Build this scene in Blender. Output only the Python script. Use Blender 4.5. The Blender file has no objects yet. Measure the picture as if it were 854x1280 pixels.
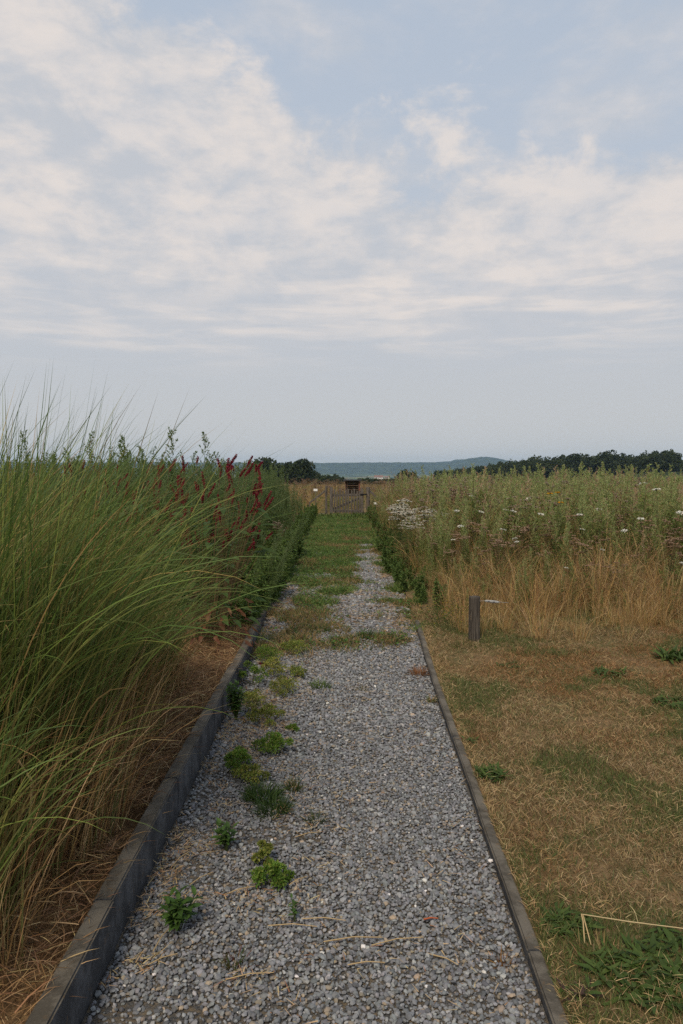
import bpy, bmesh, math, random
import numpy as np
from math import sin, cos, pi, radians
from mathutils import Vector, Matrix, noise as mnoise

random.seed(7)
rng = np.random.default_rng(11)
scene = bpy.context.scene

# ------------------------------------------------------------------ camera
cam_data = bpy.data.cameras.new("camera")
cam = bpy.data.objects.new("camera", cam_data)
scene.collection.objects.link(cam)
cam.location = (0.0, 0.0, 1.6)
cam.rotation_euler = (radians(90 - 3.13), 0, 0)
cam_data.sensor_fit = 'VERTICAL'
cam_data.sensor_height = 36.0
cam_data.lens = 36.0 * 950 / 1280
cam_data.clip_start = 0.05
cam_data.clip_end = 30000
scene.camera = cam

# ------------------------------------------------------------------ world: pale summer sky with stratocumulus
SUN_EL, SUN_AZ = radians(48), radians(200)      # azimuth measured clockwise from +Y: behind and left of the camera
world = bpy.data.worlds.new("World")
scene.world = world
world.use_nodes = True
WT = world.node_tree
WT.nodes.clear()


class N:
    """Tiny helper that builds node graphs."""
    def __init__(self, tree):
        self.t = tree

    def add(self, kind, ins=None, **props):
        n = self.t.nodes.new(kind)
        for k, v in props.items():
            setattr(n, k, v)
        for k, v in (ins or {}).items():
            s = n.inputs[k]
            if isinstance(v, bpy.types.NodeSocket):
                self.t.links.new(v, s)
            else:
                s.default_value = v
        return n

    def math(self, op, a, b=None, c=None, clamp=False):
        ins = {0: a}
        if b is not None:
            ins[1] = b
        if c is not None:
            ins[2] = c
        return self.add('ShaderNodeMath', ins, operation=op, use_clamp=clamp).outputs[0]

    def smooth(self, x, lo, hi, a=0.0, b=1.0):
        return self.add('ShaderNodeMapRange', {'Value': x, 'From Min': lo, 'From Max': hi, 'To Min': a, 'To Max': b},
                        interpolation_type='SMOOTHSTEP').outputs['Result']

    def noise(self, vec, scale, detail=4.0, rough=0.5, dist=0.0, lac=2.0):
        return self.add('ShaderNodeTexNoise', {'Vector': vec, 'Scale': scale, 'Detail': detail, 'Roughness': rough,
                                               'Distortion': dist, 'Lacunarity': lac}).outputs['Fac']

    def mix(self, fac, a, b, mode='MIX'):
        n = self.add('ShaderNodeMix', {}, data_type='RGBA', blend_type=mode)
        for s, v in ((n.inputs[0], fac), (n.inputs[6], a), (n.inputs[7], b)):
            if isinstance(v, bpy.types.NodeSocket):
                self.t.links.new(v, s)
            else:
                s.default_value = v if not isinstance(v, tuple) or len(v) == 4 else (*v, 1.0)
        return n.outputs[2]

    def vmath(self, op, a, b=None):
        ins = {0: a}
        if b is not None:
            ins[1] = b
        n = self.add('ShaderNodeVectorMath', ins, operation=op)
        return n.outputs[0]


w = N(WT)
sky = w.add('ShaderNodeTexSky', sky_type='NISHITA', sun_disc=False, sun_elevation=SUN_EL, sun_rotation=SUN_AZ,
            altitude=150, air_density=1.0, dust_density=2.0, ozone_density=1.0)
tc = w.add('ShaderNodeTexCoord')
d = w.vmath('NORMALIZE', tc.outputs['Generated'])
sep = w.add('ShaderNodeSeparateXYZ', {0: d})
dx, dy, dz = sep.outputs
el = w.math('MAXIMUM', dz, 0.0)
den = w.math('ADD', el, 0.16)
plane = w.add('ShaderNodeCombineXYZ', {0: w.math('DIVIDE', dx, den), 1: w.math('DIVIDE', dy, den), 2: 0.37}).outputs[0]
big = w.noise(plane, 1.15, 3, 0.5, 0.4)
mid = w.noise(plane, 2.7, 9, 0.60, 0.25)
puff = w.noise(w.vmath('MULTIPLY', d, (1.0, 1.0, 1.6)), 8.5, 10, 0.60, 0.25)
fine = w.noise(w.vmath('MULTIPLY', d, (1.0, 1.0, 2.6)), 17.0, 8, 0.6, 0.1)
# upper edge of the cloud deck: higher towards -X, lower towards +X
edge = w.math('SUBTRACT', 0.415, w.math('MULTIPLY', dx, 0.12))
edge = w.math('ADD', edge, w.math('MULTIPLY', w.math('MAXIMUM', w.math('SUBTRACT', -0.06, dx), 0.0), 0.55))
edge = w.math('ADD', edge, w.math('MULTIPLY', w.math('SUBTRACT', puff, 0.5), 0.36))
edge = w.math('ADD', edge, w.math('MULTIPLY', w.math('SUBTRACT', big, 0.5), 0.16))
deck = w.smooth(w.math('SUBTRACT', edge, el), -0.02, 0.055)
gaps = w.smooth(mid, 0.32, 0.56, 0.82, 1.0)
wisps = w.math('MULTIPLY', w.smooth(mid, 0.46, 0.72), 0.70)
cover = w.math('MAXIMUM', w.math('MULTIPLY', deck, gaps), wisps)
low = w.smooth(el, 0.10, 0.24)                   # below the deck the air turns to even haze
lit = w.smooth(w.math('ADD', w.math('MULTIPLY', puff, 0.65), w.math('MULTIPLY', fine, 0.35)), 0.385, 0.615)
streak = w.noise(w.vmath('MULTIPLY', d, (2.2, 2.2, 17.0)), 2.6, 7, 0.58, 0.35)
lit_low = w.math('MULTIPLY', w.smooth(streak, 0.40, 0.68), 0.85)
lit_all = w.math('ADD', w.math('MULTIPLY', lit, w.smooth(el, 0.13, 0.30)),
                 w.math('MULTIPLY', lit_low, w.math('MULTIPLY', w.smooth(el, 0.30, 0.20), w.smooth(el, 0.10, 0.17))))
K = 10.0                                          # Background strength is 0.1
def kc(r, g, b):
    return (r * K, g * K, b * K, 1.0)
cloud = w.mix(w.math('MINIMUM', lit_all, 1.0), kc(0.42, 0.435, 0.465), kc(0.605, 0.553, 0.518))
air = w.mix(0.85, sky.outputs[0], kc(0.36, 0.42, 0.505))
veil = w.mix(w.math('MULTIPLY', w.smooth(el, 0.75, 0.10), 0.55), air, kc(0.43, 0.45, 0.475))
haze_low = w.mix(w.smooth(el, 0.0, 0.20), kc(0.455, 0.455, 0.452), kc(0.405, 0.427, 0.452))
sky_low = w.mix(low, haze_low, veil)
lowcover = w.math('MULTIPLY', cover, w.smooth(el, 0.05, 0.21, 0.0, 1.0))
final = w.mix(w.math('MULTIPLY', lowcover, 0.92), sky_low, cloud)
bg = w.add('ShaderNodeBackground', {'Color': final, 'Strength': 0.1})
wo = w.add('ShaderNodeOutputWorld', {'Surface': bg.outputs[0]})

# ------------------------------------------------------------------ sun behind thin cloud
sun_data = bpy.data.lights.new("sun", 'SUN')
sun_data.energy = 2.3
sun_data.angle = radians(12)
sun_data.color = (1.0, 0.87, 0.70)
sun = bpy.data.objects.new("sun", sun_data)
scene.collection.objects.link(sun)
sd = Vector((sin(SUN_AZ) * cos(SUN_EL), cos(SUN_AZ) * cos(SUN_EL), sin(SUN_EL)))
sun.rotation_euler = (-sd).to_track_quat('-Z', 'Y').to_euler()
sun.location = (-20, -30, 40)

vs = scene.view_settings
vs.view_transform = 'Standard'
vs.look = 'None'
vs.exposure = 0.40
vs.gamma = 1.0
vs.use_curve_mapping = False
scene.cycles.use_denoising = False
scene.cycles.max_bounces = 8
scene.cycles.transparent_max_bounces = 8
scene.cycles.volume_bounces = 1

# ------------------------------------------------------------------ helpers
COL = scene.collection


def tag(o, label=None, cat=None, group=None, kind=None):
    for k, v in (('label', label), ('category', cat), ('group', group), ('kind', kind)):
        if v:
            o[k] = v
    return o


def link(name, data=None, parent=None, loc=None, rot=None, scale=None):
    o = bpy.data.objects.new(name, data)
    COL.objects.link(o)
    if parent is not None:
        o.parent = parent
    if loc is not None:
        o.location = loc
    if rot is not None:
        o.rotation_euler = rot
    if scale is not None:
        o.scale = (scale,) * 3 if isinstance(scale, (int, float)) else scale
    return o


def U(a, b, n=None):
    return rng.uniform(a, b, n)


def vary(col, n, amt=0.2, hue=0.08):
    """n jittered copies of a base colour (each blade or stone has its own tint)."""
    c = np.asarray(col, float)[None, :] * U(1 - amt, 1 + amt, (n, 1))
    return np.clip(c * U(1 - hue, 1 + hue, (n, 3)), 0.002, 0.95)


def mixcol(cols, weights, n, amt=0.2, hue=0.08):
    cols = np.asarray(cols, float)
    wts = np.asarray(weights, float)
    idx = rng.choice(len(cols), n, p=wts / wts.sum())
    c = cols[idx] * U(1 - amt, 1 + amt, (n, 1))
    return np.clip(c * U(1 - hue, 1 + hue, (n, 3)), 0.002, 0.95)


class Geo:
    """Collects strips, leaves, tubes and boxes into one mesh with a colour per piece."""
    def __init__(self):
        self.v, self.c, self.l, self.t = [], [], [], []
        self.n = 0

    def add(self, v, loops, totals, c):
        v = np.asarray(v, float).reshape(-1, 3)
        c = np.asarray(c, float)
        if c.ndim == 1:
            c = np.repeat(c[None, :], len(v), 0)
        self.v.append(v)
        self.c.append(c)
        self.l.append(np.asarray(loops, int).ravel() + self.n)
        self.t.append(np.asarray(totals, int).ravel())
        self.n += len(v)
        return self

    def merge(self, other, mat=None):
        for v, c in zip(other.v, other.c):
            pass
        v = np.concatenate(other.v)
        if mat is not None:
            v = v @ np.array(mat.to_3x3()).T + np.array(mat.translation)
        self.add(v, np.concatenate(other.l), np.concatenate(other.t), np.concatenate(other.c))
        return self

    def blades(self, root, az, L, th0, th1, wid, col, tip=None, seg=4, p=1.4, face=None, base_w=0.7):
        root = np.asarray(root, float).reshape(-1, 3)
        n = len(root)
        f = lambda a: np.broadcast_to(np.asarray(a, float), (n,))
        az, L, th0, th1, wid = f(az), f(L), f(th0), f(th1), f(wid)
        col = np.broadcast_to(np.asarray(col, float), (n, 3))
        tip = col if tip is None else np.broadcast_to(np.asarray(tip, float), (n, 3))
        face = U(-1.2, 1.2, n) if face is None else f(face)
        t = np.linspace(0, 1, seg + 1)
        tm = (t[1:] + t[:-1]) / 2
        thm = th0[:, None] + (th1 - th0)[:, None] * tm[None] ** p
        dl = (L / seg)[:, None]
        r = np.concatenate([np.zeros((n, 1)), np.cumsum(np.sin(thm) * dl, 1)], 1)
        z = np.concatenate([np.zeros((n, 1)), np.cumsum(np.cos(thm) * dl, 1)], 1)
        P = np.stack([root[:, 0:1] + r * np.cos(az)[:, None], root[:, 1:2] + r * np.sin(az)[:, None], root[:, 2:3] + z], 2)
        th = th0[:, None] + (th1 - th0)[:, None] * t[None] ** p
        side = np.stack([-np.sin(az), np.cos(az), np.zeros(n)], 1)[:, None, :]
        nor = np.stack([np.cos(th) * np.cos(az)[:, None], np.cos(th) * np.sin(az)[:, None], -np.sin(th)], 2)
        S = np.cos(face)[:, None, None] * side + np.sin(face)[:, None, None] * nor
        prof = np.minimum(1.0, base_w + 2 * t) * np.clip(1 - t, 0, 1) ** 0.6
        W = wid[:, None, None] * 0.5 * prof[None, :, None] * S
        left, right = (P - W)[:, :-1], (P + W)[:, :-1]
        V = np.concatenate([np.stack([left, right], 2).reshape(n, -1, 3), P[:, -1:, :]], 1)
        k = 2 * seg + 1
        ct = (t[:-1])[None, :, None]
        cc = col[:, None, :] * (1 - ct) + tip[:, None, :] * ct
        C = np.concatenate([np.repeat(cc, 2, 1), tip[:, None, :]], 1)
        pat, tot = [], []
        for s in range(seg - 1):
            pat += [2 * s, 2 * s + 1, 2 * s + 3, 2 * s + 2]
            tot.append(4)
        pat += [2 * seg - 2, 2 * seg - 1, 2 * seg]
        tot.append(3)
        loops = (np.arange(n) * k)[:, None] + np.array(pat)[None]
        self.add(V.reshape(-1, 3), loops, np.tile(tot, n), C.reshape(-1, 3))
        return P

    def leaves(self, pos, dirv, L, W, col, fold=0.25, droop=0.15, nrm=None, long=False):
        pos = np.asarray(pos, float).reshape(-1, 3)
        n = len(pos)
        dv = np.asarray(dirv, float).reshape(-1, 3)
        dv = dv / (np.linalg.norm(dv, axis=1, keepdims=True) + 1e-9)
        up = np.tile(np.array([[0, 0, 1.0]]), (n, 1)) if nrm is None else np.asarray(nrm, float)
        up = up + U(-0.45, 0.45, (n, 3))
        side = np.cross(dv, up)
        side /= np.linalg.norm(side, axis=1, keepdims=True) + 1e-9
        nn = np.cross(side, dv)
        L = np.broadcast_to(np.asarray(L, float), (n,))[:, None]
        W = np.broadcast_to(np.asarray(W, float), (n,))[:, None]
        col = np.broadcast_to(np.asarray(col, float), (n, 3))
        if not long:
            V = np.stack([pos, pos + dv * L * 0.45 + side * W * 0.5 + nn * W * fold,
                          pos + dv * L - nn * L * droop, pos + dv * L * 0.45 - side * W * 0.5 + nn * W * fold], 1)
            pat, tot = [0, 1, 2, 0, 2, 3], [3, 3]
        else:
            V = np.stack([pos, pos + dv * L * .28 + side * W * .42 + nn * W * fold, pos + dv * L * .28 - side * W * .42 + nn * W * fold,
                          pos + dv * L * .33, pos + dv * L * .66 + side * W * .40 + nn * (W * fold - L * droop * .45),
                          pos + dv * L * .66 - side * W * .40 + nn * (W * fold - L * droop * .45),
                          pos + dv * L * .68 - nn * L * droop * .45, pos + dv * L - nn * L * droop], 1)
            pat = [0, 1, 3, 0, 3, 2, 1, 4, 6, 3, 3, 6, 5, 2, 4, 7, 6, 6, 7, 5]
            tot = [3, 3, 4, 4, 3, 3]
        k = V.shape[1]
        loops = (np.arange(n) * k)[:, None] + np.array(pat)[None]
        self.add(V.reshape(-1, 3), loops, np.tile(tot, n), np.repeat(col, k, 0))

    def tube(self, pts, rad, col, sides=4):
        pts = [Vector(p) for p in pts]
        m = len(pts)
        rad = np.broadcast_to(np.asarray(rad, float), (m,))
        V = []
        for i, p in enumerate(pts):
            t = (pts[min(i + 1, m - 1)] - pts[max(i - 1, 0)]).normalized()
            a = t.cross(Vector((0.3, 1, 0.2))).normalized() if abs(t.y) < 0.9 else t.cross(Vector((1, 0, 0.2))).normalized()
            b = t.cross(a)
            for s in range(sides):
                q = 2 * pi * s / sides
                V.append(p + (a * cos(q) + b * sin(q)) * rad[i])
        loops, tot = [], []
        for i in range(m - 1):
            for s in range(sides):
                s2 = (s + 1) % sides
                loops += [i * sides + s, i * sides + s2, (i + 1) * sides + s2, (i + 1) * sides + s]
                tot.append(4)
        loops += list(range(sides))[::-1] + [(m - 1) * sides + s for s in range(sides)]
        tot += [sides, sides]
        self.add([tuple(v) for v in V], loops, tot, col)

    def box(self, c, s, col, rot=None):
        v = np.array([[x, y, z] for x in (-.5, .5) for y in (-.5, .5) for z in (-.5, .5)]) * np.array(s)
        if rot is not None:
            v = v @ np.array(rot).T
        self.add(v + np.array(c), [0, 1, 3, 2, 4, 6, 7, 5, 0, 4, 5, 1, 2, 3, 7, 6, 0, 2, 6, 4, 1, 5, 7, 3], [4] * 6, col)

    def mesh(self, name, mat, smooth=False):
        me = bpy.data.meshes.new(name)
        v = np.concatenate(self.v)
        l = np.concatenate(self.l)
        t = np.concatenate(self.t)
        c = np.concatenate(self.c)
        me.vertices.add(len(v))
        me.vertices.foreach_set('co', v.ravel().astype(np.float32))
        me.loops.add(len(l))
        me.loops.foreach_set('vertex_index', l.astype(np.int32))
        me.polygons.add(len(t))
        st = np.concatenate([[0], np.cumsum(t)[:-1]])
        me.polygons.foreach_set('loop_start', st.astype(np.int32))
        me.polygons.foreach_set('loop_total', t.astype(np.int32))
        me.polygons.foreach_set('use_smooth', np.full(len(t), smooth))
        me.update(calc_edges=True)
        at = me.color_attributes.new('Col', 'FLOAT_COLOR', 'POINT')
        at.data.foreach_set('color', np.concatenate([c, np.ones((len(c), 1))], 1).ravel().astype(np.float32))
        me.materials.append(mat)
        return me

    def obj(self, name, mat, parent=None, smooth=False, **kw):
        return link(name, self.mesh(name, mat, smooth), parent, **kw)


# ------------------------------------------------------------------ materials
def new_mat(name):
    m = bpy.data.materials.new(name)
    m.use_nodes = True
    m.node_tree.nodes.clear()
    return m, N(m.node_tree)


def foliage_mat(name, trans=0.40, rough=0.55, spec=0.25, nscale=9.0):
    m, n = new_mat(name)
    a = n.add('ShaderNodeAttribute', attribute_name='Col')
    co = n.add('ShaderNodeTexCoord')
    nz = n.noise(co.outputs['Object'], nscale, 3, 0.6)
    c = n.mix(1.0, a.outputs['Color'], n.mix(nz, (0.72, 0.74, 0.70), (1.28, 1.24, 1.25)), 'MULTIPLY')
    pr = n.add('ShaderNodeBsdfPrincipled', {'Base Color': c, 'Roughness': rough, 'Specular IOR Level': spec})
    tr = n.add('ShaderNodeBsdfTranslucent', {'Color': c})
    mx = n.add('ShaderNodeMixShader', {0: trans, 1: pr.outputs[0], 2: tr.outputs[0]})
    n.add('ShaderNodeOutputMaterial', {'Surface': mx.outputs[0]})
    return m


def solid_mat(name, rough=0.8, spec=0.3, nscale=40.0, lo=0.7, hi=1.3, bump=0.0, bscale=120.0):
    """Colour per piece from the mesh, broken up by grain."""
    m, n = new_mat(name)
    a = n.add('ShaderNodeAttribute', attribute_name='Col')
    co = n.add('ShaderNodeTexCoord')
    nz = n.noise(co.outputs['Object'], nscale, 5, 0.65)
    c = n.mix(1.0, a.outputs['Color'], n.mix(nz, (lo,) * 3, (hi,) * 3), 'MULTIPLY')
    pr = n.add('ShaderNodeBsdfPrincipled', {'Base Color': c, 'Roughness': rough, 'Specular IOR Level': spec})
    if bump:
        h = n.noise(co.outputs['Object'], bscale, 4, 0.6)
        b = n.add('ShaderNodeBump', {'Height': h, 'Strength': bump, 'Distance': 0.01})
        n.t.links.new(b.outputs[0], pr.inputs['Normal'])
    n.add('ShaderNodeOutputMaterial', {'Surface': pr.outputs[0]})
    return m


M_leaf = foliage_mat('leaf_tissue')
M_dry = foliage_mat('dry_straw', 0.22, 0.6, 0.3)
M_petal = foliage_mat('petal', 0.25, 0.7, 0.1, 60)
M_stone = solid_mat('stone_chips', 0.75, 0.3, 160, 0.75, 1.25)
M_tree = foliage_mat('tree_leaf', 0.2, 0.6, 0.2, 0.7)
M_bark = solid_mat('bark', 0.9, 0.1, 6, 0.6, 1.4)


def ramp_ground(name, cols, scales, bump=0.6, bdist=0.02, fine=90.0, rough=0.95):
    """Three tints mixed by two noises, with a grainy relief."""
    m, n = new_mat(name)
    co = n.add('ShaderNodeTexCoord').outputs['Object']
    a = n.smooth(n.noise(co, scales[0], 5, 0.6, 0.3), 0.38, 0.62)
    b = n.smooth(n.noise(co, scales[1], 6, 0.65), 0.40, 0.66)
    g = n.noise(co, fine, 4, 0.7)
    c = n.mix(b, n.mix(a, cols[0], cols[1]), cols[2])
    c = n.mix(1.0, c, n.mix(g, (0.6,) * 3, (1.4,) * 3), 'MULTIPLY')
    pr = n.add('ShaderNodeBsdfPrincipled', {'Base Color': c, 'Roughness': rough, 'Specular IOR Level': 0.1})
    bp = n.add('ShaderNodeBump', {'Height': g, 'Strength': bump, 'Distance': bdist})
    n.t.links.new(bp.outputs[0], pr.inputs['Normal'])
    n.add('ShaderNodeOutputMaterial', {'Surface': pr.outputs[0]})
    return m


M_soil = ramp_ground('bed_soil', [(.07, .04, .022), (.15, .085, .042), (.22, .14, .07)], (3.0, 14.0))
M_turf = ramp_ground('turf_soil', [(.15, .098, .05), (.095, .085, .036), (.20, .135, .07)], (2.2, 12.0))
M_gravelbase = ramp_ground('gravel_bed', [(.10, .10, .10), (.15, .148, .145), (.22, .17, .11)], (6.0, 40.0), 1.0, 0.02, 130)
M_field = ramp_ground('meadow_ground', [(.16, .115, .05), (.09, .085, .032), (.20, .145, .07)], (0.06, 0.5), 0.4, 0.05, 6.0)


def valley_mat():
    m, n = new_mat('valley_land')
    geo = n.add('ShaderNodeNewGeometry')
    co = geo.outputs['Position']
    sp = n.add('ShaderNodeSeparateXYZ', {0: co})
    flat = n.vmath('MULTIPLY', co, (0.0022, 0.0010, 0.0))
    vor = n.add('ShaderNodeTexVoronoi', {'Vector': flat, 'Scale': 2.2, 'Randomness': 0.9})
    pick = n.add('ShaderNodeSeparateColor', {0: vor.outputs['Color']})
    c1 = n.mix(n.smooth(pick.outputs[0], 0.35, 0.45), (.09, .125, .05), (.24, .21, .10))
    c2 = n.mix(n.smooth(pick.outputs[1], 0.66, 0.70), c1, (.16, .20, .08))
    trees = n.smooth(n.noise(n.vmath('MULTIPLY', co, (0.008, 0.004, 0.0)), 1.0, 5, 0.65), 0.49, 0.56)
    c3 = n.mix(trees, c2, (.022, .036, .016))
    crown = n.smooth(n.noise(n.vmath('MULTIPLY', co, (0.022, 0.022, 0.03)), 1.0, 6, 0.75), 0.36, 0.64)
    forest = n.mix(crown, (.006, .014, .008), (.05, .07, .03))
    c4 = n.mix(n.smooth(sp.outputs[2], -24, -20), c3, forest)
    near = n.mix(n.noise(co, 0.35, 4, 0.6), (.17, .12, .055), (.10, .09, .035))
    far_y = n.smooth(sp.outputs[1], 90, 160)
    c5 = n.mix(far_y, near, c4)
    pr = n.add('ShaderNodeBsdfPrincipled', {'Base Color': c5, 'Roughness': 1.0, 'Specular IOR Level': 0.05})
    bp = n.add('ShaderNodeBump', {'Height': crown, 'Strength': 0.8, 'Distance': 6.0})
    n.t.links.new(bp.outputs[0], pr.inputs['Normal'])
    n.add('ShaderNodeOutputMaterial', {'Surface': pr.outputs[0]})
    return m


def kerb_mat():
    m, n = new_mat('weathered_concrete')
    co = n.add('ShaderNodeTexCoord').outputs['Object']
    geo = n.add('ShaderNodeNewGeometry')
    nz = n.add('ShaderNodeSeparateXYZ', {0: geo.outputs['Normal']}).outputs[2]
    g = n.noise(co, 130, 5, 0.7)
    blot = n.smooth(n.noise(co, 9, 6, 0.7, 0.4), 0.40, 0.62)
    drip = n.smooth(n.noise(n.vmath('MULTIPLY', co, (22.0, 9.0, 7.0)), 1.0, 7, 0.72), 0.42, 0.66)
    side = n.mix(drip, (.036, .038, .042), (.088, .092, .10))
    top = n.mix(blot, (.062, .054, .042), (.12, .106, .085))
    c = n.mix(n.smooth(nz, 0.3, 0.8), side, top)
    moss = n.smooth(n.noise(co, 22, 5, 0.7), 0.60, 0.70)
    c = n.mix(n.math('MULTIPLY', moss, 0.6), c, (.12, .075, .035))
    pale = n.smooth(n.noise(co, 210, 2, 0.5), 0.72, 0.78)
    c = n.mix(n.math('MULTIPLY', pale, 0.5), c, (.33, .33, .31))
    c = n.mix(1.0, c, n.mix(g, (0.7,) * 3, (1.3,) * 3), 'MULTIPLY')
    pr = n.add('ShaderNodeBsdfPrincipled', {'Base Color': c, 'Roughness': 0.85, 'Specular IOR Level': 0.25})
    bp = n.add('ShaderNodeBump', {'Height': n.math('ADD', g, n.math('MULTIPLY', blot, 0.6)), 'Strength': 0.5, 'Distance': 0.004})
    n.t.links.new(bp.outputs[0], pr.inputs['Normal'])
    n.add('ShaderNodeOutputMaterial', {'Surface': pr.outputs[0]})
    return m


def wood_mat(name, dark, light, axis_scale=(60.0, 60.0, 4.0)):
    m, n = new_mat(name)
    co = n.add('ShaderNodeTexCoord').outputs['Object']
    grain = n.noise(n.vmath('MULTIPLY', co, axis_scale), 1.0, 6, 0.65, 0.6)
    crack = n.smooth(n.noise(n.vmath('MULTIPLY', co, tuple(a * 1.3 for a in axis_scale)), 1.0, 3, 0.5), 0.60, 0.68)
    c = n.mix(n.smooth(grain, 0.35, 0.68), dark, light)
    c = n.mix(n.math('MULTIPLY', crack, 0.8), c, tuple(a * 0.25 for a in dark))
    pr = n.add('ShaderNodeBsdfPrincipled', {'Base Color': c, 'Roughness': 0.9, 'Specular IOR Level': 0.15})
    bp = n.add('ShaderNodeBump', {'Height': n.math('SUBTRACT', grain, crack), 'Strength': 0.7, 'Distance': 0.006})
    n.t.links.new(bp.outputs[0], pr.inputs['Normal'])
    n.add('ShaderNodeOutputMaterial', {'Surface': pr.outputs[0]})
    return m


M_kerb = kerb_mat()
M_post = wood_mat('weathered_post_wood', (.036, .031, .027), (.11, .095, .078))
M_gate = wood_mat('grey_gate_wood', (.060, .052, .045), (.165, .145, .125))

# ------------------------------------------------------------------ levels of the place
def sstep(x, a, b):
    t = np.clip((np.asarray(x, float) - a) / (b - a), 0, 1)
    return t * t * (3 - 2 * t)


def path_z(y):
    return 0.135 * sstep(y, 4.8, 8.8)


def left_x(y):       # inner face of the left kerb
    return -0.752 - 0.002 * y


def right_x(y):      # inner face of the right kerb / edge of the path
    return 0.555 + 0.022 * np.minimum(y, 8.2) + 0.002 * np.maximum(np.asarray(y, float) - 8.2, 0)


def lawn_z(y):
    return path_z(y) + 0.026


BED_Z = 0.135


def fbm(x, y, s, seed=0.0, oct=4):
    x, y = np.atleast_1d(np.asarray(x, float)), np.atleast_1d(np.asarray(y, float))
    return np.array([mnoise.fractal((a * s + seed, b * s - seed, seed * .37), 1.0, 2.0, oct) for a, b in zip(x, y)])


def sheet(name, xs_fn, ys, nx, z_fn, mat, label, cat):
    V, F = [], []
    for y in ys:
        x0, x1 = xs_fn(y)
        for i in range(nx + 1):
            x = x0 + (x1 - x0) * i / nx
            V.append((x, y, float(z_fn(x, y))))
    for j in range(len(ys) - 1):
        for i in range(nx):
            a = j * (nx + 1) + i
            F.append((a, a + 1, a + nx + 2, a + nx + 1))
    me = bpy.data.meshes.new(name)
    me.from_pydata(V, [], F)
    for p in me.polygons:
        p.use_smooth = True
    me.materials.append(mat)
    return tag(link(name, me), label, cat, kind='structure')


def terrain(x, y):
    """The land: flat garden, then a slope into a valley and a wooded ridge beyond."""
    d = math.hypot(x, max(y, 0))
    z = -0.06
    s = sstep(y, 46, 900)
    z -= 26.5 * float(s)
    # shoulder of land that carries the wood to the right of the path
    hx = float(sstep(x, 20, 150)) * float(sstep(y, 90, 330)) * float(1 - sstep(y, 560, 1100))
    z += 7.5 * hx
    # ridge on the far side of the valley
    n = mnoise.fractal((x * 0.0011 + 3.1, y * 0.0004, 0.5), 1.0, 2.0, 4)
    r = float(sstep(y, 4350 + 160 * n, 4950))
    top = 79 + 5 * n + 34 * math.exp(-((x - 930) / 130.0) ** 2) 
    z += r * top
    if y > 3800:
        z += r * 6.0 * mnoise.noise((x * 0.035, y * 0.02, 1.0)) + r * 3.0 * mnoise.noise((x * 0.09, y * 0.05, 4.0))
    return z


# ground: one sheet reaching the horizon
def build_ground():
    ys = list(np.linspace(-40, 60, 21)) + list(np.geomspace(66, 3700, 60)) + list(np.linspace(3760, 5000, 90)) + [5300, 5900, 6900]
    nx = 220
    V, F = [], []
    for y in ys:
        half = 60 + max(y, 0) * 0.62
        for i in range(nx + 1):
            u = -1 + 2 * i / nx
            x = half * u
            V.append((x, y, terrain(x, y)))
    for j in range(len(ys) - 1):
        for i in range(nx):
            a = j * (nx + 1) + i
            F.append((a, a + 1, a + nx + 2, a + nx + 1))
    me = bpy.data.meshes.new('ground')
    me.from_pydata(V, [], F)
    me.polygons.foreach_set('use_smooth', [True] * len(F))
    me.materials.append(valley_mat())
    tag(link('ground', me), 'wide land falling to a valley of fields with a wooded ridge beyond', 'ground', kind='structure')


build_ground()
ys_near = list(np.linspace(-3, 26, 117))
sheet('path', lambda y: (left_x(y) - 0.02, right_x(y) + 0.02), ys_near, 14,
      lambda x, y: path_z(y) - 0.004 + 0.006 * mnoise.noise((x * 4, y * 4, 0)), M_gravelbase,
      'grey gravel path leading to the wooden gate', 'path')
sheet('garden_bed', lambda y: (-9.0, left_x(y) - 0.03), ys_near, 60,
      lambda x, y: BED_Z - 0.012 - 0.02 * float(sstep(x, -1.1, -0.8)) + 0.022 * mnoise.noise((x * 3, y * 3, 2)), M_soil,
      'brown soil bed behind the taller kerb', 'soil')
sheet('lawn', lambda y: (right_x(y) + 0.02, 15.0), list(np.linspace(-3, 46, 160)), 60,
      lambda x, y: lawn_z(y) - 0.006 + 0.012 * mnoise.noise((x * 2.5, y * 2.5, 5)), M_turf,
      'patchy sun-scorched lawn beside the gravel path', 'lawn')

# ------------------------------------------------------------------ kerbs: separate concrete blocks, butted with open joints
def kerb_block_mesh(length, width, height, seed):
    bm = bmesh.new()
    bmesh.ops.create_cube(bm, size=1)
    bmesh.ops.scale(bm, vec=(width, length, height), verts=bm.verts)
    long_edges = [e for e in bm.edges if abs((e.verts[0].co - e.verts[1].co).y) > length * 0.5]
    bmesh.ops.subdivide_edges(bm, edges=long_edges, cuts=14)
    top = [e for e in bm.edges if all(v.co.z > height * 0.49 for v in e.verts)
           and abs(e.verts[0].co.x - e.verts[1].co.x) < 1e-5]
    bmesh.ops.bevel(bm, geom=top, offset=0.006, segments=2, affect='EDGES')
    r = random.Random(seed)
    for v in bm.verts:
        q = mnoise.noise((v.co.x * 30 + seed, v.co.y * 9, v.co.z * 30))
        q2 = mnoise.noise((v.co.x * 80 + seed, v.co.y * 40, v.co.z * 60))
        if v.co.z > 0:
            v.co.x += 0.0016 * q
            v.co.z += 0.0020 * q + (0.0015 * q2 if abs(abs(v.co.x) - width / 2) < 0.01 else 0)
    me = bpy.data.meshes.new('kerb_block')
    bm.to_mesh(me)
    bm.free()
    me.materials.append(M_kerb)
    return me


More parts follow.
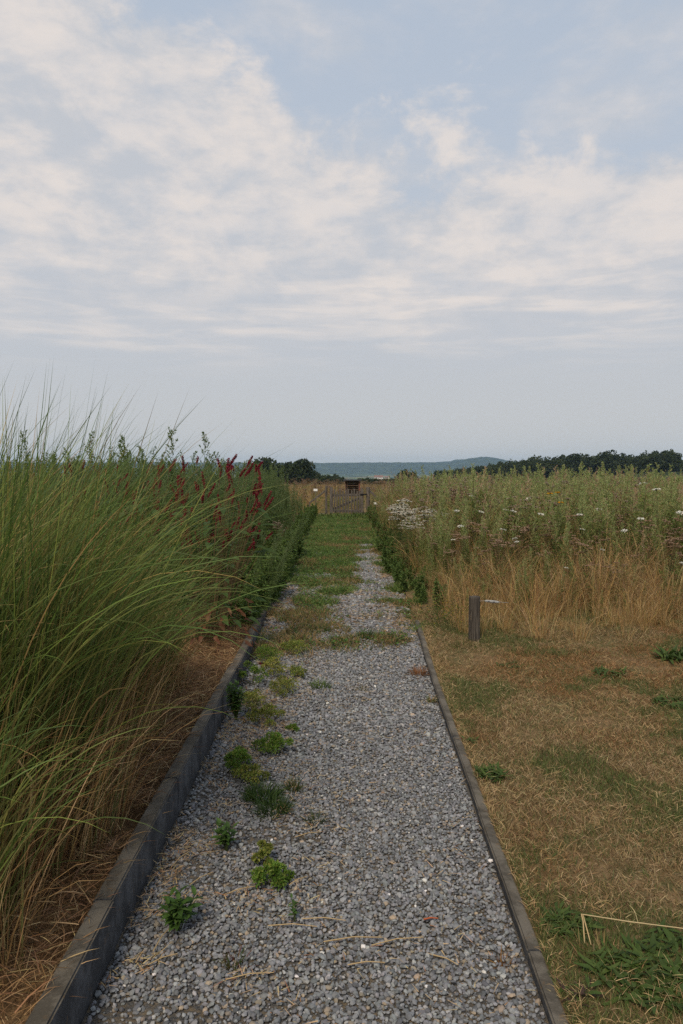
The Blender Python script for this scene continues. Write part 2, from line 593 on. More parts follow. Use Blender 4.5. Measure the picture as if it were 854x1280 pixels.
def kerb(name, label, fn_x, side, width, height, y0, y1, top_fn, length=0.995, jit=0.004):
    root = tag(link(name), label, 'kerb', kind='structure')
    meshes = [kerb_block_mesh(length, width, height, s * 3.7) for s in range(4)]
    y = y0
    i = 0
    while y < y1:
        yc = y + length / 2
        za, zb = float(top_fn(y)), float(top_fn(y + length))
        xa, xb = float(fn_x(y)), float(fn_x(y + length))
        o = link('kerb_block', meshes[i % 4], root)
        o.location = ((xa + xb) / 2 + side * width / 2 + random.uniform(-jit, jit), yc,
                      (za + zb) / 2 - height / 2 + random.uniform(-0.004, 0.004))
        o.rotation_euler = (math.atan2(zb - za, length), random.uniform(-.012, .012), -math.atan2(xb - xa, length) + random.uniform(-.003, .003))
        y += length + 0.007
        i += 1
    return root


kerb('kerb_left', 'tall dark concrete kerb holding back the planted bed', left_x, -1, 0.066, 0.30, 0.46, 9.4, lambda y: 0.172 + 0 * y)
kerb('kerb_right', 'low narrow concrete kerb between gravel and lawn', right_x, 1, 0.046, 0.20, 0.40, 7.4, lambda y: path_z(y) + 0.036)

# ------------------------------------------------------------------ gravel
def ico(seed):
    bm = bmesh.new()
    bmesh.ops.create_icosphere(bm, subdivisions=1, radius=1.0)
    r = random.Random(seed)
    sx, sy, sz = r.uniform(.8, 1.25), r.uniform(.6, .95), r.uniform(.42, .7)
    for v in bm.verts:
        k = r.uniform(.78, 1.18)
        v.co = Vector((v.co.x * sx * k, v.co.y * sy * k, v.co.z * sz * k))
    V = np.array([v.co[:] for v in bm.verts])
    F = np.array([[v.index for v in f.verts] for f in bm.faces])
    bm.free()
    return V, F


def build_gravel():
    g = Geo()
    shapes = [ico(s) for s in range(14)]
    P = []
    def band(y0, y1, step, keep):
        ny = int((y1 - y0) / step)
        for j in range(ny):
            y = y0 + j * step
            xa, xb = float(left_x(y)), float(right_x(y))
            nxs = int((xb - xa) / (step * 1.05))
            xs = xa + 0.008 + (xb - xa - 0.016) * (np.arange(nxs) + 0.5) / nxs
            xs = xs + U(-step * .45, step * .45, nxs)
            yy = y + U(-step * .45, step * .45, nxs)
            k = U(0, 1, nxs) < keep(xs, y)
            P.append(np.stack([xs[k], yy[k], np.full(k.sum(), step)], 1))
    band(1.6, 4.2, 0.0122, lambda x, y: 1 - .55 * sstep(fbm(x, np.full(len(x), y), 2.6, 91.0, 3) + .5 * sstep(-x, .35, .75), .35, .75))
    band(4.2, 7.2, 0.0155, lambda x, y: np.full(len(x), 0.95))
    band(7.2, 15.0, 0.024, lambda x, y: 0.75 * np.clip(1.15 - grass_cover(x, np.full(len(x), y)), 0, 1))
    P = np.concatenate(P)
    n = len(P)
    s = P[:, 2] * np.clip(rng.normal(0.66, 0.22, n), 0.26, 1.4)
    z = path_z(P[:, 1]) + U(-0.004, 0.0065, n)
    grey = mixcol([(.106, .109, .115), (.162, .166, .173), (.22, .223, .228), (.30, .297, .29), (.20, .17, .135), (.30, .24, .175), (.56, .54, .51)],
                  [22, 40, 26, 5, 6, 2.0, .3], n, 0.18, 0.03)
    which = rng.integers(0, len(shapes), n)
    ang, tx, ty = U(0, 2 * pi, n), rng.normal(0, .38, n), rng.normal(0, .38, n)
    for k, (V, F) in enumerate(shapes):
        m = which == k
        c = m.sum()
        v = V[None] * s[m][:, None, None]
        cx, sx = np.cos(tx[m])[:, None], np.sin(tx[m])[:, None]
        v = np.stack([v[..., 0], v[..., 1] * cx - v[..., 2] * sx, v[..., 1] * sx + v[..., 2] * cx], 2)
        cy, sy = np.cos(ty[m])[:, None], np.sin(ty[m])[:, None]
        v = np.stack([v[..., 0] * cy + v[..., 2] * sy, v[..., 1], -v[..., 0] * sy + v[..., 2] * cy], 2)
        ca, sa = np.cos(ang[m])[:, None], np.sin(ang[m])[:, None]
        v = np.stack([v[..., 0] * ca - v[..., 1] * sa, v[..., 0] * sa + v[..., 1] * ca, v[..., 2]], 2)
        v += np.stack([P[m, 0], P[m, 1], z[m]], 1)[:, None, :]
        loops = (np.arange(c) * len(V))[:, None, None] + F[None]
        g.add(v.reshape(-1, 3), loops, np.full(c * len(F), 3), np.repeat(grey[m], len(V), 0))
    o = g.obj('gravel', M_stone)
    tag(o, 'loose grey crushed stone covering the path', 'gravel', kind='stuff')


def grass_cover(x, y):
    """How much of the path is overgrown: 0 bare gravel, 1 closed green."""
    x, y = np.asarray(x, float), np.asarray(y, float)
    n = fbm(x, y, 1.9, 3.3, 4)
    n2 = fbm(x, y, 0.7, 8.1, 3)
    base = sstep(y + 0.9 * n, 6.1, 7.3) * 0.66 + 0.42 * sstep(y, 9.0, 13.0)
    lane_c = 0.36 + 0.02 * np.clip(y - 8, 0, 12)
    lane_w = 0.27 * (1 - 0.62 * sstep(y, 11.0, 15.5))
    lane = (1 - sstep(np.abs(x - lane_c) + 0.26 * n, lane_w * 0.7, lane_w * 1.25)) * (1 - .55 * sstep(y + 1.5 * n, 12.5, 15.5))
    lane2 = (1 - sstep(np.abs(x + 0.64) + 0.08 * n, 0.05, 0.15)) * (1 - sstep(y, 9.6, 10.6)) * sstep(y, 7, 8)
    c = base * (1 - 0.93 * lane) * (1 - 0.9 * lane2)
    c = c + (0.45 * (1 - sstep(y, 10, 13)) + .55 * (1 - .6 * sstep(y, 15, 20))) * n * (base > 0.05) - 0.25 * lane * (n < 0.1)
    right_verge = sstep(x + .2 * n, right_x(y) - 0.20, right_x(y)) * sstep(y, 8, 10) * 0.7
    return np.clip(c + right_verge + 0.12 * n2, 0, 1)


build_gravel()

# ------------------------------------------------------------------ lawn, path growth and litter (uncountable: stuff)
STRAW, TAN, BROWN, GOLD = (.47, .35, .18), (.36, .24, .11), (.21, .12, .05), (.46, .30, .115)
GREEN, DKGREEN, OLIVE, LIME = (.075, .125, .028), (.038, .072, .018), (.095, .105, .03), (.14, .19, .035)


def build_lawn():
    g = Geo()
    n = 210000
    u = U(0, 1, n)
    y = 1.7 + 6.2 * u ** 0.85
    x = right_x(y) + 0.05 + U(0, 1, n) ** 1.0 * (0.62 + 0.50 * y - right_x(y))
    pat = fbm(x, y, 1.3, 5.5, 4) + 0.35 * fbm(x, y, 5.0, 2.0, 2)
    y_dry = 0.35 * np.exp(-((y - 5.9) / 0.55) ** 2)
    green = sstep(pat - y_dry, -0.12, 0.34)
    bare = sstep(-pat + y_dry, 0.32, 0.75)
    keep = U(0, 1, n) > bare * 0.65
    x, y, green = x[keep], y[keep], green[keep]
    n = len(x)
    isg = U(0, 1, n) < green * 0.75 + 0.15
    colr = np.where(isg[:, None], mixcol([(.085, .115, .03), (.06, .085, .022), (.12, .13, .04)], [3, 2, 2], n, .25),
                    mixcol([(.31, .225, .115), (.23, .155, .07), (.16, .095, .042), (.42, .33, .19)], [4, 4, 2.2, 1.4], n, .3))
    rust = sstep(fbm(x, y, .9, 77.0, 3) + .9 * np.exp(-((y - 5.9) / .6) ** 2), .15, .8)[:, None] * (~isg)[:, None]
    colr = colr * (1 - rust * np.array([[.10, .30, .45]]))
    L = U(.018, .05, n) * np.where(isg, 1.0, 1.1)
    th0 = np.where(isg, U(.1, .9, n), U(.5, 1.35, n))
    z = lawn_z(y) - 0.006
    g.blades(np.stack([x, y, z], 1), U(0, 2 * pi, n), L, th0, th0 + U(.1, .7, n), U(.0018, .0036, n) * (0.75 + y * .09), colr, seg=2)
    # longer bleached wisps
    m = 12000
    y = 1.8 + 5.6 * U(0, 1, m)
    x = right_x(y) + 0.05 + U(0, 1, m) * (0.5 + 0.45 * y - right_x(y))
    k = fbm(x, y, 2.0, 9.0, 3) > 0.0
    x, y = x[k], y[k]
    m = len(x)
    g.blades(np.stack([x, y, lawn_z(y) + U(0, .02, m)], 1), U(0, 2 * pi, m), U(.025, .065, m), U(.7, 1.4, m), U(1.3, 1.9, m),
             U(.0014, .0026, m), mixcol([STRAW, TAN], [2, 1], m, .2), seg=3)
    tag(g.obj('lawn_grass', M_dry), 'short scorched grass blades, tan with green patches, right of the low kerb', 'grass', kind='stuff')
    # straw fringe along the lawn side of the kerb
    g = Geo()
    m = 2600
    y = U(1.8, 8.2, m)
    x = right_x(y) + 0.05 + np.abs(rng.normal(0, .03, m))
    g.blades(np.stack([x, y, lawn_z(y)], 1), U(0, 2 * pi, m), U(.02, .055, m), U(.4, 1.3, m), U(1.0, 1.9, m), .0024,
             mixcol([STRAW, TAN, OLIVE], [3, 3, 1], m, .25), seg=3)
    tag(g.obj('kerb_fringe_grass', M_dry), 'dry grass fringe leaning on the low kerb', 'grass', kind='stuff')


build_lawn()


def build_path_growth():
    g = Geo()
    n = 150000
    y = 6.0 + 19.0 * U(0, 1, n) ** 1.15
    x = left_x(y) + U(0, 1, n) * (right_x(y) + 0.15 - left_x(y))
    c = grass_cover(x, y)
    k = U(0, 1, n) < c ** 1.3
    x, y, c = x[k], y[k], c[k]
    n = len(x)
    dryp = sstep(fbm(x, y, 1.4, 21.0, 3) + 0.5 * (1 - sstep(y, 7.5, 9.5)), 0.02, 0.40)
    dry = U(0, 1, n) < 0.10 + 0.75 * dryp
    colr = np.where(dry[:, None], mixcol([TAN, (.22, .16, .07), OLIVE], [2, 2, 2], n, .25),
                    mixcol([(.125, .20, .048), (.09, .155, .036), (.18, .22, .06)], [3, 2, 1.5], n, .25))
    hh = 0.5 + 0.5 * c + 1.5 * np.clip(fbm(x, y, 3.6, 15.0, 3), 0, 1)
    L = U(.035, .085, n) * hh
    g.blades(np.stack([x, y, path_z(y)], 1), U(0, 2 * pi, n), L, U(.15, 1.0, n), U(.8, 1.7, n), .0045 + .0003 * y, colr, seg=2)
    # broad weed leaves between the blades
    m = 26000
    y = 6.4 + 17.0 * U(0, 1, m)
    x = left_x(y) + U(0, 1, m) * (right_x(y) - left_x(y))
    k = (U(0, 1, m) < grass_cover(x, y) ** 1.5) & (fbm(x, y, 1.2, 33.0, 3) > -0.02)
    x, y = x[k], y[k]
    m = len(x)
    a = U(0, 2 * pi, m)
    g.leaves(np.stack([x, y, path_z(y) + U(.01, .07, m)], 1), np.stack([np.cos(a), np.sin(a), U(-.1, .7, m)], 1),
             U(.02, .05, m), U(.012, .028, m), mixcol([(.095, .175, .038), (.07, .125, .03), (.13, .19, .045)], [3, 2, 1], m, .25))
    tag(g.obj('path_grass', M_leaf), 'green grass and small weeds overgrowing the far half of the path', 'grass', kind='stuff')

    # bleached thatch along the lanes and the left edge
    g = Geo()
    m = 60000
    y = 4.0 + 20.2 * U(0, 1, m) ** 1.2
    x = left_x(y) + U(0, 1, m) * (right_x(y) + .06 - left_x(y))
    lane = np.exp(-((x - (0.55 + 0.008 * y)) / .13) ** 2) * sstep(y, 6.2, 7.6)
    left = np.exp(-((x + .60) / .17) ** 2) * sstep(y, 3.8, 5.4) * (1 - sstep(y, 8.5, 10)) * 0.9
    midp = 0.35 * sstep(y, 6.4, 7.4) * (1 - sstep(y, 9, 11))
    k = U(0, 1, m) < np.clip(lane + left + midp, 0, 1) * np.clip(0.65 + 1.1 * fbm(x, y, 2.2, 41.0, 3), 0, 1)
    x, y = x[k], y[k]
    m = len(x)
    g.blades(np.stack([x, y, path_z(y) + U(.004, .016, m)], 1), U(0, 2 * pi, m), U(.03, .10, m), U(1.1, 1.5, m), U(1.45, 1.75, m),
             .0045, mixcol([STRAW, TAN, (.33, .19, .085), BROWN], [2, 3, 2.5, 1], m, .25), seg=2)
    tag(g.obj('path_thatch', M_dry), 'dead straw thatch matted along the lane edges of the path', 'straw litter', kind='stuff')

    # thin litter scattered over the gravel
    g = Geo()
    m = 9500
    y = 1.7 + 5.2 * U(0, 1, m)
    wgt = U(0, 1, m)
    x = np.where(wgt < .74, left_x(y) + np.abs(rng.normal(.02, .33, m)), left_x(y) + U(0, 1, m) * (right_x(y) - left_x(y)))
    k = (x > left_x(y) + .01) & (x < right_x(y) - .01) & (fbm(x, y, 3.4, 51.0, 3) > .02)
    x, y = x[k], y[k]
    m = len(x)
    g.blades(np.stack([x, y, path_z(y) + U(.017, .026, m)], 1), U(0, 2 * pi, m), U(.010, .065, m) * U(.4, 1.3, m), U(1.44, 1.56, m), U(1.5, 1.62, m),
             U(.0022, .0048, m), mixcol([STRAW, (.46, .33, .19), (.30, .15, .07), BROWN], [3, 2.5, 1.2, 1], m, .2), seg=2, face=U(-.3, .3, m), base_w=1.0)
    tag(g.obj('straw_litter', M_dry), 'fine bits of straw and leaf litter strewn over the gravel', 'straw litter', kind='stuff')


build_path_growth()


def build_bed_litter():
    g = Geo()
    m = 26000
    y = 1.2 + 6.6 * U(0, 1, m)
    x = left_x(y) - 0.06 - np.abs(rng.normal(0, .55, m))
    k = (x > left_x(y) - 1.6) & (fbm(x, y, 1.7, 61.0, 3) > -.42)
    x, y = x[k], y[k]
    m = len(x)
    g.blades(np.stack([x, y, BED_Z + U(-.015, .05, m)], 1), U(0, 2 * pi, m), U(.03, .14, m), U(.9, 1.5, m), U(1.3, 1.9, m),
             U(.0022, .0048, m), mixcol([(.33, .205, .10), (.24, .135, .06), (.15, .08, .038), STRAW], [2.5, 4, 3.4, 1], m, .25), seg=3)
    tag(g.obj('bed_mulch', M_dry), 'brown dead stalks and mulch lying behind the tall kerb', 'mulch', kind='stuff')


build_bed_litter()

# ------------------------------------------------------------------ ornamental grass clumps
def ornamental_grass(x, y, label, R, H, nblade, wind=0.35, plumes=()):
    root = tag(link('ornamental_grass', loc=(x, y, BED_Z - .01)), label, 'ornamental grass', 'ornamental grass clumps in the bed')
    g = Geo()
    n = nblade
    a = U(0, 2 * pi, n)
    r = R * np.sqrt(U(0, 1, n))
    P = np.stack([r * np.cos(a), r * np.sin(a), U(0, .02, n)], 1)
    az = a + rng.normal(0, 1.3, n)
    # the wind leans most blades towards +X
    gust = wind * U(.2, 2.6, n)
    hx, hy = np.cos(az) * .9 + gust, np.sin(az) * .9 - gust * .2
    az = np.arctan2(hy, hx)
    L = H * np.clip(rng.normal(.95, .18, n), .35, 1.18)
    th0 = np.abs(rng.normal(.08, .10, n)) + .16 * r / R
    th1 = np.clip(rng.normal(1.0, .55, n), .12, 2.15)
    base = mixcol([(.09, .12, .034), (.15, .165, .048), (.26, .19, .08)], [3, 3, 2.2], n, .35)
    tip = mixcol([(.13, .205, .044), (.24, .27, .065), (.36, .25, .09), (.08, .14, .034)], [4, 1.9, 1.0, 4.4], n, .35)
    g.blades(P, az, L, th0, th1, U(.0050, .0105, n), base, tip, seg=12, p=1.7, base_w=.8)
    # broken blades: upright, then snapped over
    m = n // 9
    a = U(0, 2 * pi, m)
    r2 = R * np.sqrt(U(0, 1, m))
    g.blades(np.stack([r2 * np.cos(a), r2 * np.sin(a), np.zeros(m)], 1), U(-2.2, 2.2, m), H * U(.4, .95, m), np.abs(rng.normal(.1, .1, m)), U(1.8, 2.9, m), U(.005, .010, m),
             mixcol([(.10, .13, .035), (.22, .17, .07)], [2, 1], m, .3), mixcol([(.20, .24, .06), (.36, .26, .11), (.42, .32, .16)], [2, 1.5, 1], m, .3), seg=12, p=5.0)
    g.obj('foliage', M_leaf, root)
    # stiff upright seed stalks reaching above the leaves
    g = Geo()
    m = max(18, n // 40)
    a = U(0, 2 * pi, m)
    r = R * .8 * np.sqrt(U(0, 1, m))
    g.blades(np.stack([r * np.cos(a), r * np.sin(a), np.zeros(m)], 1), U(-.9, .9, m), H * U(.90, 1.10, m), U(.0, .14, m), U(.3, 1.25, m), .0045,
             mixcol([(.12, .12, .04), (.16, .13, .05)], [2, 1], m), seg=7, p=2.2)
    g.obj('seed_stalk', M_leaf, root)
    # dead straw at the foot
    g = Geo()
    m = int(n * 1.15)
    a = U(0, 2 * pi, m)
    r = R * (0.45 + .85 * np.sqrt(U(0, 1, m)))
    g.blades(np.stack([r * np.cos(a), r * np.sin(a), np.zeros(m)], 1), a + rng.normal(0, 1.0, m), U(.22, .90, m) * min(1.0, H / 1.2), U(.0, .4, m), U(.2, 1.7, m),
             U(.003, .006, m), mixcol([STRAW, (.30, .19, .085), (.20, .11, .045), (.13, .14, .045)], [1.6, 3.5, 2.5, 1.6], m, .3), seg=5, p=1.6)
    g.obj('dead_straw', M_dry, root)
    for (px, py, h, ln) in plumes:
        g = Geo()
        g.tube([(0, 0, 0), (.02, 0, h * .6), (.05, 0, h)], [.004, .003, .002], (.2, .14, .06))
        k = 420
        t = U(0, 1, k)
        aa = U(0, 2 * pi, k)
        P = np.stack([.05 + .012 * np.cos(aa), .012 * np.sin(aa), h - .04 + ln * t], 1)
        g.blades(P, aa, U(.02, .05, k), U(.15, .6, k), U(.3, .9, k), .003, vary((.27, .165, .08), k, .25), seg=2)
        g.obj('plume', M_dry, root, loc=(px, py, 0))
    return root


ornamental_grass(-1.70, 3.0, 'tallest arching ornamental grass, its blades reaching up against the sky', .62, 1.64, 3200, .10,
                 [(.14, -.30, 1.15, .16)])
ornamental_grass(-2.02, 3.75, 'tall ornamental grass standing deeper in the bed, beside the tallest clump', .50, 1.60, 1700, .12)
ornamental_grass(-1.50, 4.05, 'arching ornamental grass leaning toward the path behind the tallest clump', .40, 1.14, 1200, .30)
ornamental_grass(-1.40, 5.05, 'lower ornamental grass with tan dead foot just before the red flower spikes', .27, .66, 500, .30)
ornamental_grass(-1.42, 2.2, 'shorter straw-laced ornamental grass at the foot of the tallest clump', .38, .9, 700, .15)


# ------------------------------------------------------------------ plants with separate leaves
def leaf_mesh(name, L, W, col, fold=.18, droop=.25, seed=0, curl=0.0):
    """A single pointed oval leaf with a folded midrib, growing along +X from the origin."""
    g = Geo()
    k = 5
    t = np.linspace(0, 1, k + 1)
    prof = np.sin(pi * t ** .8) * .5 * W
    V, C = [], []
    r = random.Random(seed)
    for i, tt in enumerate(t):
        zc = -droop * L * tt ** 2 + curl * math.sin(tt * 6 + seed)
        wv = r.uniform(.9, 1.1)
        V += [(tt * L, -prof[i] * wv, zc + prof[i] * fold * 2), (tt * L, 0, zc), (tt * L, prof[i] * wv, zc + prof[i] * fold * 2)]
        C += [np.array(col) * r.uniform(.9, 1.1)] * 3
    loops, tot = [], []
    for i in range(k):
        a = i * 3
        for s in (0, 1):
            loops += [a + s, a + 3 + s, a + 4 + s, a + 1 + s]
            tot.append(4)
    g.add(V, loops, tot, np.array(C))
    return g.mesh(name, M_leaf, True)


MINT = [leaf_mesh('leaf', .042, .019, c, seed=i) for i, c in enumerate([(.06, .125, .026), (.075, .145, .03), (.05, .10, .022), (.09, .16, .04)])]
BIST = [leaf_mesh('leaf', .13, .06, c, seed=i + 9, droop=.35) for i, c in enumerate([(.055, .10, .024), (.07, .12, .03), (.045, .08, .02)])]
DEADLEAF = [leaf_mesh('withered_leaf', .10, .045, c, seed=i + 19, droop=.5, curl=.012) for i, c in enumerate([(.16, .06, .03), (.11, .05, .028), (.20, .095, .045)])]
DOCK = [leaf_mesh('leaf', .075, .017, c, seed=i + 31, droop=.3, curl=.006) for i, c in enumerate([(.065, .11, .024), (.085, .13, .03), (.05, .085, .02), (.07, .04, .035)])]


def orient(dirv, roll=0.0):
    dv = Vector(dirv).normalized()
    up = Vector((0, 0, 1)) if abs(dv.z) < .95 else Vector((0, 1, 0))
    side = up.cross(dv).normalized()
    nn = dv.cross(side)
    m = Matrix((dv, side, nn)).transposed()
    return (m @ Matrix.Rotation(roll, 3, 'X')).to_euler()


def stemmed_weed(name, x, y, z, label, h, nstem, pairs, leaf_set, lsc=1.0, spread=.35, group=None, stemcol=(.09, .12, .04)):
    root = tag(link(name, loc=(x, y, z)), label, 'weed', group)
    for s in range(nstem):
        a = 2 * pi * s / nstem + random.uniform(-.5, .5)
        tilt = 0 if s == 0 and nstem > 2 else random.uniform(.3, 1.0) * spread
        hh = h * random.uniform(.7, 1.0)
        top = Vector((cos(a) * sin(tilt), sin(a) * sin(tilt), cos(tilt))) * hh
        g = Geo()
        g.tube([(0, 0, -.01), top * .5 + Vector((0, 0, .006)), top], [.0022, .0018, .001], stemcol)
        g.obj('stem', M_leaf, root)
        for p in range(pairs):
            t = .25 + .75 * (p + 1) / pairs
            pos = top * t
            for q in range(2):
                b = a + p * pi / 2 + q * pi + random.uniform(-.35, .35)
                up = .25 + .8 * (t > .9)
                link('leaf', random.choice(leaf_set), root, loc=pos, rot=orient((cos(b), sin(b), up), random.uniform(-.3, .3)),
                     scale=lsc * (1.15 - .5 * abs(t - .6)) * random.uniform(.75, 1.1))
    return root


GW = 'weeds growing up through the gravel'
stemmed_weed('leafy_weed', -.565, 2.56, 0, 'dark green leafy weed, largest of the pointed-leaf ones on gravel near the kerb', .13, 8, 6, MINT, 1.1, .5, GW)
stemmed_weed('leafy_weed', -.485, 3.12, 0, 'smaller bright pointed-leaf weed on gravel beyond the largest one', .11, 7, 5, MINT, .9, .55, GW)
stemmed_weed('leafy_weed', -.165, 2.62, 0, 'thin sparse dark weed standing alone in open gravel', .075, 3, 3, MINT, .55, .4, GW)


def frilly_weed(x, y, label, R, H, n, cols, wts):
    """A loose bushy weed: many short shoots, each ending in a frill of small leaves."""
    root = tag(link('frilly_weed', loc=(x, y, float(path_z(y)))), label, 'weed', GW)
    shoots = 11 if R > .05 else 6
    per = n // shoots
    stretch = U(.7, 1.3)
    for s in range(shoots):
        a = 2.4 * s + U(-.4, .4)
        q = math.sqrt((s + .4) / shoots)
        e = Vector((cos(a) * R * q * stretch, sin(a) * R * q / stretch, H * (1.0 - .55 * q * q) * U(.7, 1.1)))
        g = Geo()
        g.tube([(0, 0, -.01), Vector((e.x * .6, e.y * .6, e.z * .45)), e], [.0018, .0014, .001], (.12, .12, .04), 3)
        g.obj('stem', M_leaf, root)
        g = Geo()
        hr = R * U(.24, .40)
        D = rng.normal(0, 1, (per, 3)) + np.array([[0, 0, .5]])
        D /= np.linalg.norm(D, axis=1, keepdims=True)
        P = np.array(e)[None] + D * (hr * U(.35, 1.0, (per, 1))) * np.array([[1, 1, .75]])
        P[:, 2] = np.maximum(P[:, 2], .004)
        tone = U(.75, 1.2)
        g.leaves(P, D + rng.normal(0, .5, (per, 3)), U(.009, .018, per), U(.007, .011, per), mixcol(cols, wts, per, .22) * tone, nrm=D)
        g.obj('leaf_frill', M_leaf, root)
    return root


LG = [(.10, .19, .028), (.14, .22, .035), (.20, .24, .05)]
YG = [(.22, .24, .05), (.28, .27, .07), (.15, .20, .04)]
frilly_weed(-.27, 2.86, 'bright green frilly cushion weed with a yellowing tuft close behind', .068, .065, 1300, LG, [4, 2, 1])
frilly_weed(-.315, 3.00, 'yellowing frilly tuft rising close behind the bright green cushion weed', .045, .085, 700, YG, [2, 1, 2])
frilly_weed(-.385, 4.22, 'rounded light green bushy weed nearest the middle of its group', .085, .10, 1300, LG, [3, 3, 1])
frilly_weed(-.56, 4.02, 'light green bushy weed between the rounded one and the tall kerb', .08, .09, 1100, LG, [4, 2, 1])
frilly_weed(-.47, 3.82, 'pale straggling bushy weed in front of the rounded light green one', .085, .075, 900, YG, [2, 1, 2])
frilly_weed(-.48, 4.72, 'yellow-green bushy weed amid dry stalks before the rounded one', .10, .10, 1100, YG, [2, 2, 2])
frilly_weed(-.42, 5.35, 'yellowish loose weed further up the path among dry stalks', .12, .10, 1000, YG, [2, 2, 2])
frilly_weed(-.30, 4.60, 'tiny light green weed in gravel beside the yellow-green bushy one', .035, .03, 300, LG, [3, 2, 1])
frilly_weed(-.60, 6.1, 'straggly green weed among dry litter by the kerb end', .13, .13, 1100, LG, [2, 2, 2])
frilly_weed(-.40, 6.4, 'loose olive weed where gravel meets the overgrown path', .12, .09, 900, YG, [1, 1, 3])
frilly_weed(-.60, 5.05, 'dull yellow weed close to the tall kerb amid brown litter', .10, .10, 800, YG, [1, 2, 1])
frilly_weed(-.34, 5.75, 'small straggling olive weed at the gravel edge of the dry litter', .08, .07, 600, YG, [1, 1, 3])
frilly_weed(-.66, 5.55, 'leggy green weed pressed against the kerb amid brown litter', .09, .15, 900, LG, [3, 2, 1])
frilly_weed(-.52, 5.75, 'fading yellow weed between two greener ones near the kerb end', .10, .12, 800, YG, [2, 3, 1])
stemmed_weed('upright_weed', -.675, 4.78, 0, 'upright bushy green weed hugging the tall kerb', .25, 14, 10, MINT, .9, .30, GW)


def tuft(name, x, y, z, label, n, L, cols, wts, spread=1.1, R=.03, group=None, cat='grass tuft', wid=.004, mat=None):
    """A tuft: separate inner and outer blades round one root."""
    root = tag(link(name, loc=(x, y, z)), label, cat, group)
    for part, k, lo, hi in (('inner_blade_tuft', .5, 0.0, .55), ('outer_blade_tuft', .5, .5, spread)):
        m = int(n * k)
        g = Geo()
        a = U(0, 2 * pi, m)
        r = R * np.sqrt(U(0, 1, m))
        g.blades(np.stack([r * np.cos(a), r * np.sin(a), np.full(m, -.006)], 1), a + rng.normal(0, .5, m), L * U(.5, 1.1, m), U(lo, hi, m),
                 U(lo, hi, m) + U(.2, .9, m), wid * U(.7, 1.3, m), mixcol(cols, wts, m, .25), seg=4)
        g.obj(part, mat or M_leaf, root)
    return root


TG = 'grass tufts rooted in the gravel'
tuft('grass_tuft', -.315, 3.47, 0, 'dense dark green grass tuft in front of the pale bushy weeds', 260, .11, [DKGREEN, GREEN], [3, 1], 1.2, .06, TG)
tuft('grass_tuft', -.385, 3.62, 0, 'dark green grass tuft with broad low leaves touching the dense one', 260, .10, [DKGREEN, GREEN], [3, 1], 1.4, .07, TG, wid=.007)
tuft('grass_tuft', -.24, 3.72, 0, 'small brownish grass tuft at the side of the dark green ones', 110, .09, [DKGREEN, OLIVE, TAN], [2, 2, 1], 1.1, .03, TG)
tuft('grass_tuft', -.12, 3.38, 0, 'sparse dusky grass tuft out in bare gravel', 80, .065, [(.05, .07, .03), OLIVE], [3, 1], 1.2, .035, TG)
tuft('grass_tuft', -.345, 2.38, 0, 'small reddish-brown grass tuft on open gravel', 60, .06, [OLIVE, (.14, .05, .03), DKGREEN], [2, 2, 1], 1.2, .03, TG)
tuft('grass_tuft', -.155, 5.5, .01, 'low bright green grass tuft alone in gravel before the overgrown part', 130, .085, [GREEN, LIME], [3, 1], 1.4, .06, TG, wid=.006)
tuft('grass_tuft', .135, 5.42, .01, 'faint dry grass tuft in the gravel lane', 50, .05, [OLIVE, TAN], [1, 1], 1.4, .04, TG)
tuft('grass_tuft', .62, 5.15, .01, 'small green and tan grass tuft against the low kerb', 70, .07, [OLIVE, GREEN, TAN], [2, 1, 2], 1.2, .02, TG)
tuft('grass_tuft', .60, 5.8, .025, 'rust-brown dead grass tuft against the low kerb', 180, .09, [(.25, .12, .05), (.17, .08, .035)], [1, 1], 1.5, .05, TG, mat=M_dry)
tuft('grass_tuft', .525, 2.38, 0, 'rusty dead sprig with curled tips on gravel by the low kerb', 26, .06, [(.25, .13, .04), (.17, .08, .03)], [1, 1], 1.5, .015, TG, mat=M_dry)
for (x, y, L, n, lab) in ((-.02, 6.75, .09, 170, 'fresh green grass tuft at the front edge of the overgrown path'),
                          (.24, 6.9, .10, 230, 'wide green grass tuft at the front edge of the overgrown path by the gravel lane'),
                          (-.20, 7.1, .09, 160, 'green grass tuft just behind the front edge of the overgrown path'),
                          (.66, 7.3, .08, 70, 'small olive grass tuft beside the end of the low kerb')):
    tuft('grass_tuft', x, y, float(path_z(y)), lab, n, L, [GREEN, DKGREEN, OLIVE], [3, 2, 1], 1.3, .09, TG, wid=.006)


for (x, y, n, L, lab) in ((.86, 2.36, 120, .075, 'dark green grass tuft among the rosette leaves near the bent straw'), (1.04, 2.22, 130, .08, 'dark green grass tuft at the near side of the large rosette spread'),
                          (.84, 3.0, 60, .06, 'short olive grass tuft on the lawn between two rosettes by the kerb'), (1.5, 6.3, 90, .10, 'ragged olive grass tuft on the lawn before the short post'),
                          (1.02, 6.5, 80, .10, 'ragged tan and green tuft on the lawn beside the short post')):
    tuft('grass_tuft', x, y, float(lawn_z(y)), lab, n, L, [GREEN, OLIVE, TAN], [3, 2, 1], 1.2, .10, 'grass tufts on the lawn', wid=.0035)


